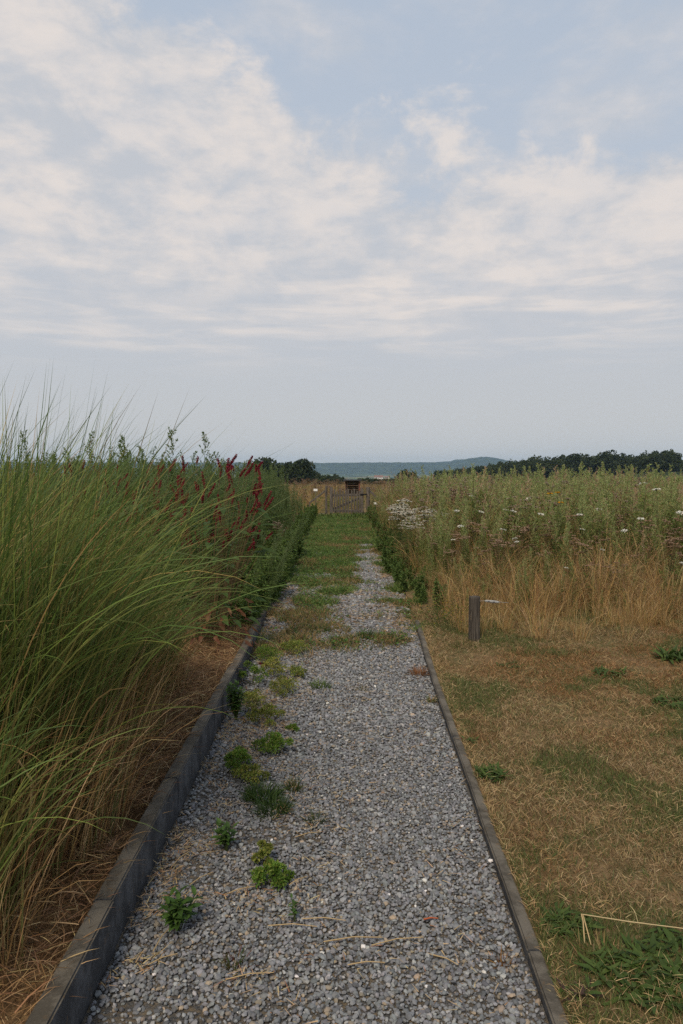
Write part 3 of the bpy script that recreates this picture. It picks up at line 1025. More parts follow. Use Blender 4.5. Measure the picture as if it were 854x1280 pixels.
def rosette(x, y, label, nleaf, sc, R=.05, up=.45, z=None, leafset=None):
    root = tag(link('rosette_weed', loc=(x, y, float(lawn_z(y)) if z is None else z)), label, 'weed', 'leafy rosette weeds in the lawn')
    for i in range(nleaf):
        a = 2.4 * i + random.uniform(-.3, .3)
        r = R * math.sqrt(random.random())
        b = random.uniform(0, 2 * pi)
        link('leaf', random.choice((leafset or DOCK[:3])), root, loc=(r * cos(b), r * sin(b), .004),
             rot=orient((cos(a), sin(a), random.uniform(.15, up * 2.2)), random.uniform(-.4, .4)), scale=sc * random.uniform(.6, 1.15))
    return root


rosette(.765, 3.84, 'dense dark green weed rosette spilling onto the low kerb', 120, .85, .07, .6)
rosette(.79, 2.56, 'dark green dandelion rosette next to the low kerb beside the bent straw', 110, .75, .09, .3)
rosette(.93, 2.28, 'large spread of dark green rosette leaves in front of the bent straw', 220, .95, .14, .45)
rosette(.72, 2.20, 'purplish rosette weed at the near end of the low kerb', 26, .8, .04, .35, leafset=[DOCK[3], DOCK[3], DOCK[0]])
rosette(1.12, 2.42, 'ragged dark green rosette at the edge of the large rosette spread', 110, .85, .10, .45)
rosette(.755, 4.35, 'small low rosette tucked behind the low kerb', 22, .6, .04, .4)
rosette(2.25, 5.05, 'patch of green broad-leaf rosette out on the scorched lawn', 110, 1.0, .15, .5)
rosette(2.05, 5.75, 'green rosette close to the tall meadow edge on scorched lawn', 80, 1.0, .12, .5)
rosette(2.72, 6.15, 'tall bushy dark green rosette before the meadow edge', 90, 1.5, .12, 1.1)
rosette(1.32, 5.95, 'low green rosette in front of the short post', 30, .8, .10, .4)


# ------------------------------------------------------------------ bistort with dark red flower spikes
def spike_mesh(L, R, seed):
    g = Geo()
    r = random.Random(seed)
    k = 190
    t = U(0, 1, k)
    a = U(0, 2 * pi, k)
    rad = R * np.sin(pi * (.12 + .86 * t)) ** .55
    P = np.stack([rad * .5 * np.cos(a), rad * .5 * np.sin(a), L * t], 1)
    D = np.stack([np.cos(a), np.sin(a), U(.2, 1.1, k)], 1)
    g.tube([(0, 0, -.02), (0, 0, L * .5), (0, 0, L)], [.0022, .0035, .001], (.13, .02, .025), 5)
    g.leaves(P, D, U(.008, .014, k), U(.006, .009, k), mixcol([(.22, .014, .034), (.31, .028, .058), (.14, .012, .026), (.20, .08, .05)], [3, 2, 2, (.3, .1, 1.2, .3)[seed % 4]], k, .25), nrm=U(-1, 1, (k, 3)))
    return g.mesh('flower_spike', M_petal)


SPIKES = [spike_mesh(l, .0088, i) for i, l in enumerate((.09, .12, .15, .11))]


def bistort(x, y, label, nspike, H, R, lean, nleaf, dead):
    root = tag(link('red_bistort', loc=(x, y, BED_Z)), label, 'flowering plant', 'red bistort plants in the bed')
    for i in range(nspike):
        a = random.uniform(0, 2 * pi)
        r = R * math.sqrt(random.random())
        top = Vector((r * cos(a) + lean, r * sin(a), H * random.uniform(.62, 1.08) - .10 * r / R * H))
        foot = Vector((top.x * .25, top.y * .25, 0))
        g = Geo()
        midp = foot.lerp(top, .55) + Vector((0, 0, .05))
        g.tube([foot, midp, top], [.003, .0025, .0018], (.17, .12, .06), 3)
        g.obj('stem', M_leaf, root)
        dv = (top - midp).normalized() + Vector((random.uniform(-.55, .65), random.uniform(-.5, .5), .15))
        q = Vector((0, 0, 1)).rotation_difference(dv.normalized()).to_euler()
        link('flower_spike', random.choice(SPIKES), root, loc=top, rot=q, scale=random.uniform(.6, 1.0))
    for i in range(nleaf):
        a = random.uniform(0, 2 * pi)
        r = R * (0.3 + .75 * math.sqrt(random.random()))
        z = random.uniform(.12, .8) * H
        link('leaf', random.choice(BIST), root, loc=(r * cos(a) * .9 + lean * z / H, r * sin(a) * .9, z),
             rot=orient((cos(a), sin(a), random.uniform(-.3, .5)), random.uniform(-.4, .4)), scale=random.uniform(.7, 1.25))
    for i in range(dead):
        a = random.uniform(-2.2, .6)
        r = R * random.uniform(.5, 1.15)
        z = random.uniform(.02, .42)
        link('withered_leaf', random.choice(DEADLEAF), root, loc=(r * cos(a), r * sin(a), z),
             rot=orient((cos(a), sin(a), random.uniform(-1.0, .3)), random.uniform(-1, 1)), scale=random.uniform(.45, .9))
    return root


bistort(-1.16, 6.35, 'red bistort with the most dark crimson spikes, leaning over the kerb end', 80, 1.48, .42, .16, 120, 60)
bistort(-1.78, 6.7, 'red bistort with crimson spikes half hidden by arching grass', 52, 1.46, .42, .08, 60, 8)
bistort(-2.35, 6.9, 'red bistort deep in the bed with crimson spikes above grass tips', 36, 1.46, .40, 0, 40, 0)
for (x, y) in ((-.70, 6.35), (-.66, 6.05), (-.56, 6.0)):
    o = link('fallen_flower_spike', SPIKES[1], None, (x, y, float(path_z(y)) + .018), (1.5, 0, random.uniform(0, 3)), .8)
    tag(o, 'fallen crimson flower spike lying on dry path litter', 'flower spike', 'crimson spikes fallen on the path')

# ------------------------------------------------------------------ tall herbs and meadow plants: one prototype per kind, then copies
def herb(H, stem_c, leaf_c, top_c, seed, dens=1.0, lw=1.0, branch=0.35):
    """A single-stalked mugwort-like herb: leafy stalk with a feathery spire. Returns Geo for stem and for foliage."""
    gs, gf = Geo(), Geo()
    lean = Vector((U(-.05, .09), U(-.05, .05), 0))
    pts = [Vector((0, 0, -.02)) + lean * (t ** 2) * H + Vector((0, 0, H * t)) for t in (0, .25, .5, .75, 1.0)]
    gs.tube(pts, [.0045, .004, .0035, .0026, .0012], stem_c, 4)
    at = lambda t: np.stack([lean.x * t ** 2 * H, lean.y * t ** 2 * H, H * t], 1)
    # lower and middle leaves: narrow leaflets in sprays
    n = int(150 * dens)
    t = U(.10, .78, n)
    a = U(0, 2 * pi, n)
    P = at(t)
    D = np.stack([np.cos(a), np.sin(a), U(.1, 1.0, n)], 1)
    Ln = U(.05, .10, n) * (1.15 - .5 * t)
    k = 3
    for q in range(k):
        aq = a + U(-.7, .7, n)
        off = D * (Ln * U(.15, .6, n))[:, None]
        Dq = np.stack([np.cos(aq), np.sin(aq), U(-.1, 1.0, n)], 1)
        gf.leaves(P + off, Dq, Ln * U(.5, .9, n), U(.006, .011, n) * lw, mixcol(leaf_c, [1] * len(leaf_c), n, .22))
    # spire: short side branches full of tiny buds
    m = int(26 * dens)
    for j in range(m):
        tt = .55 + .45 * (j + U(0, 1)) / m
        aa = U(0, 2 * pi)
        bl = branch * H * .32 * (1.08 - tt) ** .8 * 1.3 + .015
        dv = np.array([cos(aa) * .55, sin(aa) * .55, .85])
        q = 11
        s = U(0.1, 1, q)
        P = at(np.full(q, tt)) + dv[None] * (bl * s)[:, None]
        D = dv[None] + U(-.9, .9, (q, 3))
        gf.leaves(P, D, U(.014, .032, q), U(.006, .011, q) * lw, mixcol(top_c, [1] * len(top_c), q, .2), nrm=U(-1, 1, (q, 3)))
    q = 24
    P = at(U(.9, 1.0, q))
    gf.leaves(P, U(-.5, .5, (q, 3)) + np.array([[0, 0, 1.0]]), U(.015, .03, q), U(.006, .01, q), mixcol(top_c, [1] * len(top_c), q, .2))
    return {'stem': (gs, M_leaf), 'foliage': (gf, M_leaf)}


def dry_clump(n, H, cols, wts, seed, heads=True):
    gb, gh = Geo(), Geo()
    a = U(0, 2 * pi, n)
    r = .11 * np.sqrt(U(0, 1, n))
    L = H * U(.3, 1.15, n)
    th0, th1 = np.abs(rng.normal(.12, .26, n)), U(.1, 2.1, n)
    az = a + rng.normal(0, .9, n)
    c = mixcol(cols, wts, n, .22)
    P = gb.blades(np.stack([r * np.cos(a), r * np.sin(a), np.full(n, -.01)], 1), az, L, th0, th1, U(.0034, .0066, n), c, seg=5, p=1.9)
    if heads:
        k = min(n, 26)
        for i in range(k):
            tip = P[i, -1]
            dv = P[i, -1] - P[i, -2]
            m = 12
            s = U(-1.2, .6, m)
            Q = tip[None] + dv[None] * s[:, None] + U(-.008, .008, (m, 3))
            gh.leaves(Q, dv[None] / np.linalg.norm(dv) + U(-.6, .6, (m, 3)), U(.010, .022, m), U(.003, .006, m), mixcol([(.30, .20, .10), (.24, .14, .075)], [1, 1], m, .2))
    d = {'blade_tuft': (gb, M_dry)}
    if heads:
        d['seed_head'] = (gh, M_dry)
    return d


def umbel(H, nhead, head_r, head_c, stem_c, leaf_c, seed, leafn=36, flat=.25):
    """Branching stalk with flat flower or seed heads (wild carrot, yarrow, tansy, dried oregano)."""
    gs, gl = Geo(), Geo()
    heads = []
    top = Vector((U(-.06, .06), U(-.06, .06), H * .72))
    gs.tube([(0, 0, -.02), top * .5, top], [.0035, .003, .0022], stem_c, 4)
    for i in range(nhead):
        a = 2 * pi * i / nhead + U(-.4, .4)
        e = Vector((cos(a) * U(.02, .10), sin(a) * U(.02, .10), H * U(.86, 1.0))) if nhead > 1 else Vector((top.x * 1.3, top.y * 1.3, H))
        gs.tube([top * U(.7, 1.0), e], [.002, .0014], stem_c, 3)
        g = Geo()
        k = 60
        rr = head_r * np.sqrt(U(0, 1, k)) * U(.8, 1.1)
        aa = U(0, 2 * pi, k)
        P = np.stack([e.x + rr * np.cos(aa), e.y + rr * np.sin(aa), e.z + U(-.004, .004, k) - flat * rr ** 2 / head_r], 1)
        D = np.stack([np.cos(aa), np.sin(aa), U(-.1, .5, k)], 1)
        g.leaves(P, D, U(.009, .016, k), U(.008, .013, k), mixcol(head_c, [1] * len(head_c), k, .12))
        g.tube([e - Vector((0, 0, .018)), e], [.0015, head_r * .45], stem_c, 5)
        heads.append(g)
    t = U(.05, .7, leafn)
    a = U(0, 2 * pi, leafn)
    P = np.stack([top.x * t, top.y * t, top.z * t], 1)
    for q in range(3):
        gl.leaves(P + U(-.02, .02, (leafn, 3)), np.stack([np.cos(a), np.sin(a), U(0, .9, leafn)], 1), U(.04, .08, leafn), U(.005, .01, leafn), mixcol(leaf_c, [1] * len(leaf_c), leafn, .2))
    return {'stem': (gs, M_leaf), 'foliage': (gl, M_leaf), 'flower_head': ([(h, M_petal) for h in heads], None)}


class Kind:
    """Prototype meshes of one kind of plant; place() makes an individual, joined() one mesh for scattering."""
    def __init__(self, name, variants):
        self.name, self.variants = name, []
        for v in variants:
            parts, allg = [], Geo()
            for pn, (g, mat) in v.items():
                lst = g if isinstance(g, list) else [(g, mat)]
                for gg, mm in lst:
                    parts.append((pn, gg.mesh(pn, mm)))
                    allg.merge(gg)
            self.variants.append((parts, allg))

    def place(self, x, y, z, label, cat, group, sc=1.0, i=None, rot=None):
        parts, _ = self.variants[random.randrange(len(self.variants)) if i is None else i % len(self.variants)]
        root = tag(link(self.name, loc=(x, y, z), rot=(random.uniform(-.06, .06), random.uniform(-.06, .06), random.uniform(0, 6.28) if rot is None else rot), scale=sc),
                   label, cat, group)
        for pn, me in parts:
            o = link(pn, me, root)
            if pn in ('seed_head', 'blade_tuft'):
                o['kind'] = 'stuff'
        return root

    def collection(self, name):
        c = bpy.data.collections.new(name)
        for k, (_, g) in enumerate(self.variants):
            o = bpy.data.objects.new(f'{name}_{k:02d}', g.mesh(name, M_leaf))
            c.objects.link(o)
        return c


def scatter(name, coll, P, rotz, sc, label, cat):
    """One uncountable mass of plants: points of a mesh carrying instances of the prototypes."""
    n = len(P)
    me = bpy.data.meshes.new(name)
    me.vertices.add(n)
    me.vertices.foreach_set('co', np.asarray(P, np.float32).ravel())
    for an, ty, dat in (('turn', 'FLOAT_VECTOR', np.stack([U(-.07, .07, n), U(-.07, .07, n), rotz], 1)), ('size', 'FLOAT', np.asarray(sc)),
                        ('pick', 'INT', rng.integers(0, len(coll.objects), n))):
        a = me.attributes.new(an, ty, 'POINT')
        if ty == 'FLOAT_VECTOR':
            a.data.foreach_set('vector', dat.astype(np.float32).ravel())
        else:
            a.data.foreach_set('value', dat.astype(np.float32 if ty == 'FLOAT' else np.int32))
    o = link(name, me)
    ng = bpy.data.node_groups.new(name, 'GeometryNodeTree')
    ng.interface.new_socket('Geometry', in_out='INPUT', socket_type='NodeSocketGeometry')
    ng.interface.new_socket('Geometry', in_out='OUTPUT', socket_type='NodeSocketGeometry')
    gi, go = ng.nodes.new('NodeGroupInput'), ng.nodes.new('NodeGroupOutput')
    ci = ng.nodes.new('GeometryNodeCollectionInfo')
    ci.inputs['Collection'].default_value = coll
    ci.inputs['Separate Children'].default_value = True
    ci.inputs['Reset Children'].default_value = True
    ip = ng.nodes.new('GeometryNodeInstanceOnPoints')
    ip.inputs['Pick Instance'].default_value = True
    def attr(nm, ty):
        q = ng.nodes.new('GeometryNodeInputNamedAttribute')
        q.data_type = ty
        q.inputs['Name'].default_value = nm
        return q.outputs['Attribute']
    L = ng.links.new
    L(gi.outputs[0], ip.inputs['Points'])
    L(ci.outputs[0], ip.inputs['Instance'])
    L(attr('turn', 'FLOAT_VECTOR'), ip.inputs['Rotation'])
    L(attr('size', 'FLOAT'), ip.inputs['Scale'])
    L(attr('pick', 'INT'), ip.inputs['Instance Index'])
    L(ip.outputs[0], go.inputs[0])
    md = o.modifiers.new('scatter', 'NODES')
    md.node_group = ng
    return tag(o, label, cat, kind='stuff')


# prototypes ---------------------------------------------------------
MUG_L = [(.18, .25, .07), (.25, .295, .085), (.145, .205, .058), (.34, .31, .11)]
MUG_T = [(.27, .345, .13), (.35, .39, .17), (.24, .31, .11), (.40, .37, .17)]
RUS_T = [(.46, .34, .22), (.40, .28, .16), (.52, .42, .29)]
mugwort = Kind('mugwort_plant', [herb(1.3, (.15, .12, .06), MUG_L, MUG_T if i % 8 != 3 else RUS_T, i) for i in range(8)])
GRN_L = [(.10, .155, .046), (.13, .185, .056), (.08, .125, .038)]
GRN_T = [(.135, .19, .075), (.16, .21, .085), (.11, .16, .058)]
greenherb = Kind('tall_green_herb', [herb(1.55, (.10, .12, .05), GRN_L, GRN_T, 20 + i, 1.25, 1.25, .5) for i in range(6)])
drygrass = Kind('dry_grass_clump', [dry_clump(40, .62, [GOLD, STRAW, (.34, .19, .075), (.20, .21, .07)], [4, 2.4, 2.5, 1.6], i) for i in range(6)])
rustweed = Kind('brown_seeded_plant', [umbel(.85, 6, .028, [(.30, .19, .13), (.38, .265, .185), (.44, .34, .25)], (.16, .11, .055), MUG_L, i) for i in range(4)])
fluff = Kind('fluffy_thistle', [umbel(1.05, 7, .022, [(.42, .33, .27), (.34, .25, .19), (.48, .40, .33)], (.14, .12, .05), MUG_L, i, 44, -.3) for i in range(3)])
carrot = Kind('wild_carrot', [umbel(.8, 1, .027, [(.72, .71, .66), (.66, .66, .58)], (.11, .13, .05), GRN_L, i, 20) for i in range(3)])
yarrow = Kind('white_yarrow', [umbel(.75, 5, .042, [(.62, .60, .52), (.55, .52, .43), (.68, .66, .60)], (.10, .12, .045), GRN_L, i, 60) for i in range(3)])
tansy = Kind('yellow_tansy', [umbel(1.0, 3, .022, [(.62, .36, .02), (.55, .30, .02)], (.10, .12, .045), GRN_L, 0, 50)])
LOW_L = [(.13, .20, .055), (.16, .23, .065), (.10, .16, .045)]
lowherb = Kind('low_green_herb', [herb(.42, (.10, .12, .05), LOW_L, LOW_L, 60 + i, .8, 2.4, .6) for i in range(4)])


def wedge_pts(n, y0, y1, x0f, half=0.5, extra=0.6, power=1.0):
    """Points between y0 and y1 from x0f(y) to just past the edge of the view."""
    y = np.sqrt(U(y0 ** 2, y1 ** 2, n)) if power == 1.0 else y0 + (y1 - y0) * U(0, 1, n) ** power
    x0 = x0f(y)
    x = x0 + U(0, 1, n) * (half * y + extra - x0)
    return x, y


def meadow_edge(y):
    return 0.95 + 0.05 * np.sin(np.asarray(y) * 2.1) + 0.10 * np.exp(-((np.asarray(y) - 8.0) / .8) ** 2)


def ground_r(x, y):
    return float(lawn_z(y)) - .01


# right-hand meadow: golden front, brown seed heads, green spires behind
def rise(a, b):
    """Plants stand lower towards the path and the mown front."""
    return float(sstep(a - meadow_edge(b), -.1, .75)) * float(sstep(b, 6.7, 8.8))


x, y = wedge_pts(290, 6.55, 8.8, lambda q: meadow_edge(q) + .02)
for a, b in zip(x, y):
    bow = .18 * math.sin(a * 2.3) + .12 * math.sin(a * 5.1)
    if b < 6.75 + bow:
        b += .5
    drygrass.place(a, b, ground_r(a, b), 'golden dry grass clump along the front edge of the meadow', 'dry grass', 'dry grass clumps at the meadow front',
                   random.choice((.5, .7, .85, 1.0, 1.35)) * random.uniform(.8, 1.15) * (.5 + .55 * rise(a, b)))
x, y = wedge_pts(295, 7.35, 11.6, lambda q: meadow_edge(q) + .05)
for a, b in zip(x, y):
    h = (0.36 + 0.52 * float(sstep(b, 7.2, 10.4))) * (.55 + .45 * float(sstep(a - meadow_edge(b), -.1, .8)))
    i = random.randrange(8)
    k = random.uniform(.66, 1.18)
    tall = b > 9.6 and a > 1.6 and random.random() < .2
    if tall:
        k = random.uniform(1.2, 1.32)
    if i % 8 == 3:
        lab, grp = 'mugwort spire turned rusty brown, standing among greener ones in the meadow', 'rusty mugwort plants in the meadow'
    elif tall:
        lab, grp = 'extra tall grey-green mugwort spire poking above the rest of the meadow', 'tallest mugwort plants in the meadow'
    else:
        lab, grp = 'upright grey-green mugwort spire standing in the meadow', 'mugwort plants in the meadow'
    mugwort.place(a, b, ground_r(a, b), lab, 'mugwort', grp, h * k, i)
x, y = wedge_pts(130, 7.7, 10.6, lambda q: meadow_edge(q) + .15)
for a, b in zip(x, y):
    rustweed.place(a, b, ground_r(a, b), 'meadow plant with flat brown dried seed heads', 'seeded plant', 'brown seeded plants in the meadow', random.uniform(.7, 1.08) * (.6 + .4 * rise(a, b)))
x, y = wedge_pts(90, 9.6, 15.0, lambda q: meadow_edge(q) + .1, .36, .3)
for a, b in zip(x, y):
    fluff.place(a, b, ground_r(a, b), 'thistle gone to pale pinkish fluff above the meadow', 'thistle', 'fluffy thistles in the meadow', random.uniform(.85, 1.15) * (.6 + .4 * rise(a, b)))
for (a, b, s) in ((3.05, 8.15, 1.17), (3.55, 8.3, 1.30), (2.68, 8.9, 1.10), (1.92, 8.3, .92), (1.62, 8.3, 1.05), (2.3, 9.6, 1.35), (3.9, 9.2, 1.5), (2.0, 10.2, 1.40), (3.25, 7.5, .75),
                  (3.30, 9.9, 1.45), (1.45, 9.0, 1.1), (1.75, 11.0, 1.4), (3.6, 7.7, .85), (2.9, 9.4, 1.2), (1.36, 9.8, 1.25), (2.55, 8.0, .8), (2.1, 8.6, 1.0), (3.4, 8.8, 1.2), (1.6, 10.3, 1.35), (2.75, 10.4, 1.5), (3.8, 8.5, 1.1), (1.25, 8.7, .8), (4.2, 10.0, 1.55), (2.2, 7.7, .7), (1.8, 9.4, 1.2)):
    o = carrot.place(a, b, ground_r(a, b), 'wild carrot with a single flat white flower in the meadow', 'wild carrot', 'white wild carrots in the meadow', s * random.uniform(.85, 1.05))
    o.rotation_euler = (random.uniform(-.05, .28), random.uniform(-.25, .25), random.uniform(-.3, .3))
for i in range(40):
    a, b = .86 + abs(random.gauss(0, .30)), random.uniform(10.6, 14.2)
    yarrow.place(a, b, ground_r(a, b), 'yarrow with flat creamy-white flower clusters beside the path', 'yarrow', 'white yarrow beside the path', random.uniform(.8, 1.25))
tansy.place(2.62, 9.1, ground_r(2.6, 9.1), 'tansy with bright yellow-orange buttons among the meadow spires', 'tansy', None, 1.22)
for i in range(64):
    b = random.uniform(7.9, 14.0)
    a = float(right_x(b)) - .10 * float(sstep(b, 8.6, 9.6)) + .05 + abs(random.gauss(.08, .16))
    o = lowherb.place(a, b, ground_r(a, b), 'low leafy green herb at the verge between path and meadow', 'herb', 'low herbs at the path verge', random.uniform(.2, .75) + .5 * max(0, a - float(right_x(b)) - .15))
    o.rotation_euler = (random.uniform(-.6, .6), random.uniform(-.7, .4), random.uniform(0, 6.28))

# yellow bedstraw dots near the short post
root = tag(link('yellow_bedstraw', loc=(.98, 7.25, ground_r(1, 7.25))), 'sprawling bedstraw with tiny yellow flower dots next to the short post', 'bedstraw')
g = Geo()
n = 500
P = np.stack([rng.normal(0, .13, n), rng.normal(0, .22, n), U(.02, .20, n)], 1)
g.leaves(P, U(-1, 1, (n, 3)) + np.array([[0, 0, .5]]), U(.02, .05, n), U(.004, .009, n), mixcol([GREEN, OLIVE], [2, 1], n, .25))
g.obj('foliage', M_leaf, root)
for i in range(60):
    if i == 0:
        gd = Geo()
        gd.leaves(np.zeros((8, 3)), U(-1, 1, (8, 3)) + np.array([[0, 0, .6]]), .007, .006, vary((.50, .38, .03), 8, .1))
        dot = gd.mesh('flower_head', M_petal)
    link('flower_head', dot, root, loc=(random.gauss(0, .13), random.gauss(0, .24), random.uniform(.12, .24)))

# left-hand border of tall green herbs behind the bistort
n = 0
while n < 270:
    b = random.uniform(7.3, 13.2)
    a = random.uniform(-.47 * b - .4, -.95 - .02 * b)
    if b < 8.0 and a > -1.5 and random.random() < .6:
        continue
    sh = 1.0 - .46 * float(sstep(a, -1.75, -.95)) * (1.0 if b < 10 else .9)
    greenherb.place(a, b, BED_Z - .02, 'tall leafy green herb growing behind the crimson-spiked bistort', 'herb', 'tall green herbs behind the bistort', sh * random.uniform(.76, 1.1) * (1.14 if random.random() < .12 else 1))
    n += 1
for i in range(150):
    b = random.uniform(6.9, 13.5)
    a = float(left_x(b)) + .10 * float(sstep(b, 7.4, 9.0)) - abs(random.gauss(.0, .24)) - .05
    lowherb.place(a, b, float(path_z(b)) - .005, 'broad-leaved green herb edging the bed behind the kerb end', 'herb', 'low herbs along the bed edge', random.uniform(.2, 1.15))
for i in range(26):
    b = random.uniform(7.2, 13.0)
    o = greenherb.place(-.82 - abs(random.gauss(0, .10)), b, BED_Z - .02, 'leaning green herb sprawling from the bed over the kerb end', 'herb', 'herbs sprawling over the kerb end', random.uniform(.28, .62))
    o.rotation_euler = (random.uniform(-.2, .2), random.uniform(.1, .5), 0)
for i in range(16):
    b = random.uniform(11.0, 14.0)
    a = -0.86 - abs(random.gauss(0, .22))
    fluff.place(a, b, BED_Z - .02, 'pale seeding weed in the green border by the path', 'weed', 'pale seeding weeds in the border', random.uniform(.35, .6))

# the rest of the meadow reads as one mass
C_mug, C_dry, C_rust, C_grn, C_flf, C_low = (k.collection(nm) for k, nm in
    ((mugwort, 'meadow_spire'), (drygrass, 'meadow_straw'), (rustweed, 'meadow_seedhead'), (greenherb, 'border_herb'), (fluff, 'meadow_fluff'), (lowherb, 'verge_herb')))
x, y = wedge_pts(3000, 9.0, 26, meadow_edge, .5, 1.0)
lowside = .55 + .45 * sstep(x - meadow_edge(y), -.1, .9)
P = np.stack([x, y, lawn_z(y) - .01], 1)
scatter('meadow_herbage', C_mug, P, U(0, 6.28, len(x)), np.clip(rng.normal(.80, .16, len(x)), .40, 1.2) * lowside, 'distant mass of grey-green meadow spires behind the nearer plants', 'meadow')
x, y = wedge_pts(1350, 7.4, 24, meadow_edge, .5, 1.0)
scatter('meadow_straw_mass', C_dry, np.stack([x, y, lawn_z(y) - .01], 1), U(0, 6.28, len(x)), U(.5, 1.2 + .95 * sstep(y, 8.5, 11), len(x)) * (.5 + .5 * sstep(x - meadow_edge(y), -.1, .8)), 'golden straw filling the space between meadow plants', 'dry grass')
x, y = wedge_pts(360, 10.5, 26, meadow_edge, .5, 1.0)
scatter('meadow_seedheads', C_rust, np.stack([x, y, lawn_z(y) - .01], 1), U(0, 6.28, len(x)), U(.85, 1.35, len(x)) * (.5 + .5 * sstep(x - meadow_edge(y), -.1, .8)), 'mass of brown seed heads across the far meadow', 'meadow')
x, y = wedge_pts(330, 13, 30, meadow_edge, .45, .5)
scatter('meadow_fluff_mass', C_flf, np.stack([x, y, lawn_z(y) - .01], 1), U(0, 6.28, len(x)), U(.8, 1.25, len(x)) * (.6 + .4 * sstep(x - meadow_edge(y), -.1, .8)), 'pinkish thistle fluff scattered through the far meadow', 'meadow')
# beyond the gate and round it: dry field
n = 2300
y = np.sqrt(U(19.5 ** 2, 75 ** 2, n))
x = U(-.55, .55, n) * y
k = ~((np.abs(x - .15) < 1.0) & (y < 31)) & (np.hypot(x - .4, y - 29.2) > 1.0)
x, y = x[k], y[k]
zz = np.where(y < 26, .08, -.05)
scatter('dry_field_grass', C_dry, np.stack([x, y, zz], 1), U(0, 6.28, len(x)), U(.6, 1.5, len(x)), 'tawny dry field grass around and beyond the gate', 'dry grass')
n = 1700
y = np.sqrt(U(22 ** 2, 60 ** 2, n))
x = U(-.55, .55, n) * y
k = (np.hypot(x - .4, y - 29.2) > .8) & ~((np.abs(x - .17) < .8) & (y < 26))
x[:50] = U(-1.6, 1.9, 50)
y[:50] = U(30.5, 36, 50)
x, y = x[k], y[k]
scatter('field_seedheads', C_rust, np.stack([x, y, np.full(len(x), -.05)], 1), U(0, 6.28, len(x)), U(.7, 1.3, len(x)), 'brown seed heads over the dry field beyond the gate', 'meadow')
n = 900
y = np.sqrt(U(12.8 ** 2, 22 ** 2, n))
x = -1.05 - U(0, 1, n) ** 1.2 * (.5 * y - .6)
scatter('border_herbage', C_grn, np.stack([x, y, np.full(n, BED_Z - .02)], 1), U(0, 6.28, n), U(.72, 1.08, n) * (.5 + .5 * sstep(-1.05 - x, -.1, .8)), 'further mass of green herbs along the planted border', 'herbs')
n = 330
y = U(12, 24, n)
x = np.where(U(0, 1, n) < .5, left_x(y) - np.abs(rng.normal(.05, .15, n)), right_x(y) + .05 + np.abs(rng.normal(.05, .12, n)))
y[:70] = U(22.5, 25.2, 70)
x[:70] = U(-.7, 1.0, 70)
scatter('verge_herbage', C_low, np.stack([x, y, lawn_z(y)], 1), U(0, 6.28, n), np.where(np.arange(n) < 70, U(.10, .3, n), U(.12, .95, n)), 'low green growth along both verges of the far path', 'herbs')


# ------------------------------------------------------------------ short weathered post with a wired metal tag
def round_post(name, parent, r, h, loc, mat, seed=0, sides=12, rot=None, taper=.96):
    bm = bmesh.new()
    rings = []
    for j, t in enumerate((-.25, 0.0, .35, .7, .97, 1.0)):
        ring = []
        for s in range(sides):
            a = 2 * pi * s / sides
            rr = r * (1 if t < .99 else .93) * (1 - (1 - taper) * max(t, 0)) * (1 + .07 * mnoise.noise((cos(a) * 2 + seed, sin(a) * 2, t * 1.5)))
            if mnoise.noise((cos(a) * 4 + seed, sin(a) * 4, 3.0)) > .28:
                rr *= .90
            ring.append(bm.verts.new((rr * cos(a), rr * sin(a), h * t + (.012 * mnoise.noise((cos(a) * 3, sin(a) * 3, seed)) if t > .9 else 0))))
        rings.append(ring)
    for j in range(len(rings) - 1):
        for s in range(sides):
            bm.faces.new((rings[j][s], rings[j][(s + 1) % sides], rings[j + 1][(s + 1) % sides], rings[j + 1][s]))
    c = bm.verts.new((0, 0, h * .985))
    for s in range(sides):
        bm.faces.new((rings[-1][s], rings[-1][(s + 1) % sides], c))
    me = bpy.data.meshes.new(name)
    bm.to_mesh(me)
    bm.free()
    me.materials.append(mat)
    return link(name, me, parent, loc, rot)


M_metal = solid_mat('dull_metal', .45, .5, 60, .75, 1.2)
post = tag(link('short_post', loc=(1.185, 6.72, float(lawn_z(6.72)) - .01)), 'short weathered wooden post with a grey tag, at the meadow front', 'post')
round_post('post_body', post, .052, .40, (0, 0, 0), M_post, 2.0, 16)
g = Geo()
g.tube([(.04, -.02, .362), (.10, -.03, .366), (.30, -.02, .345)], .0022, (.22, .21, .19), 5)
g.obj('wire', M_metal, post)
g = Geo()
prof = [(.085, .005), (.10, .011), (.16, .013), (.20, .011), (.215, .005)]
g.tube([(a, -.035, .366 - (a - .085) * .10) for a, _ in prof], [b for _, b in prof], (.27, .27, .26), 8)
g.obj('tag', M_metal, post)
g = Geo()
for a in (.118, .165):
    g.box((a, -.0475, .364 - (a - .085) * .10), (.016, .006, .012), (.07, .07, .07))
g.obj('tag_mark', M_metal, post)


# ------------------------------------------------------------------ picket gate with its posts and braces
def plank(name, parent, a, b, wdt, thk, mat, pointed=False):
    """A board from a to b (in the gate's XZ plane)."""
    a, b = Vector(a), Vector(b)
    L = (b - a).length
    bm = bmesh.new()
    bmesh.ops.create_cube(bm, size=1)
    bmesh.ops.scale(bm, vec=(wdt, thk, L), verts=bm.verts)
    for v in bm.verts:
        v.co.z += L / 2
        if pointed and v.co.z > L * .9 and v.co.x > 0:
            v.co.z -= wdt * .45
        v.co.x += random.uniform(-.004, .004)
    bmesh.ops.bevel(bm, geom=list(bm.edges), offset=.004, segments=1, affect='EDGES')
    me = bpy.data.meshes.new(name)
    bm.to_mesh(me)
    bm.free()
    me.materials.append(mat)
    q = Vector((0, 0, 1)).rotation_difference((b - a).normalized()).to_euler()
    return link(name, me, parent, a, q)


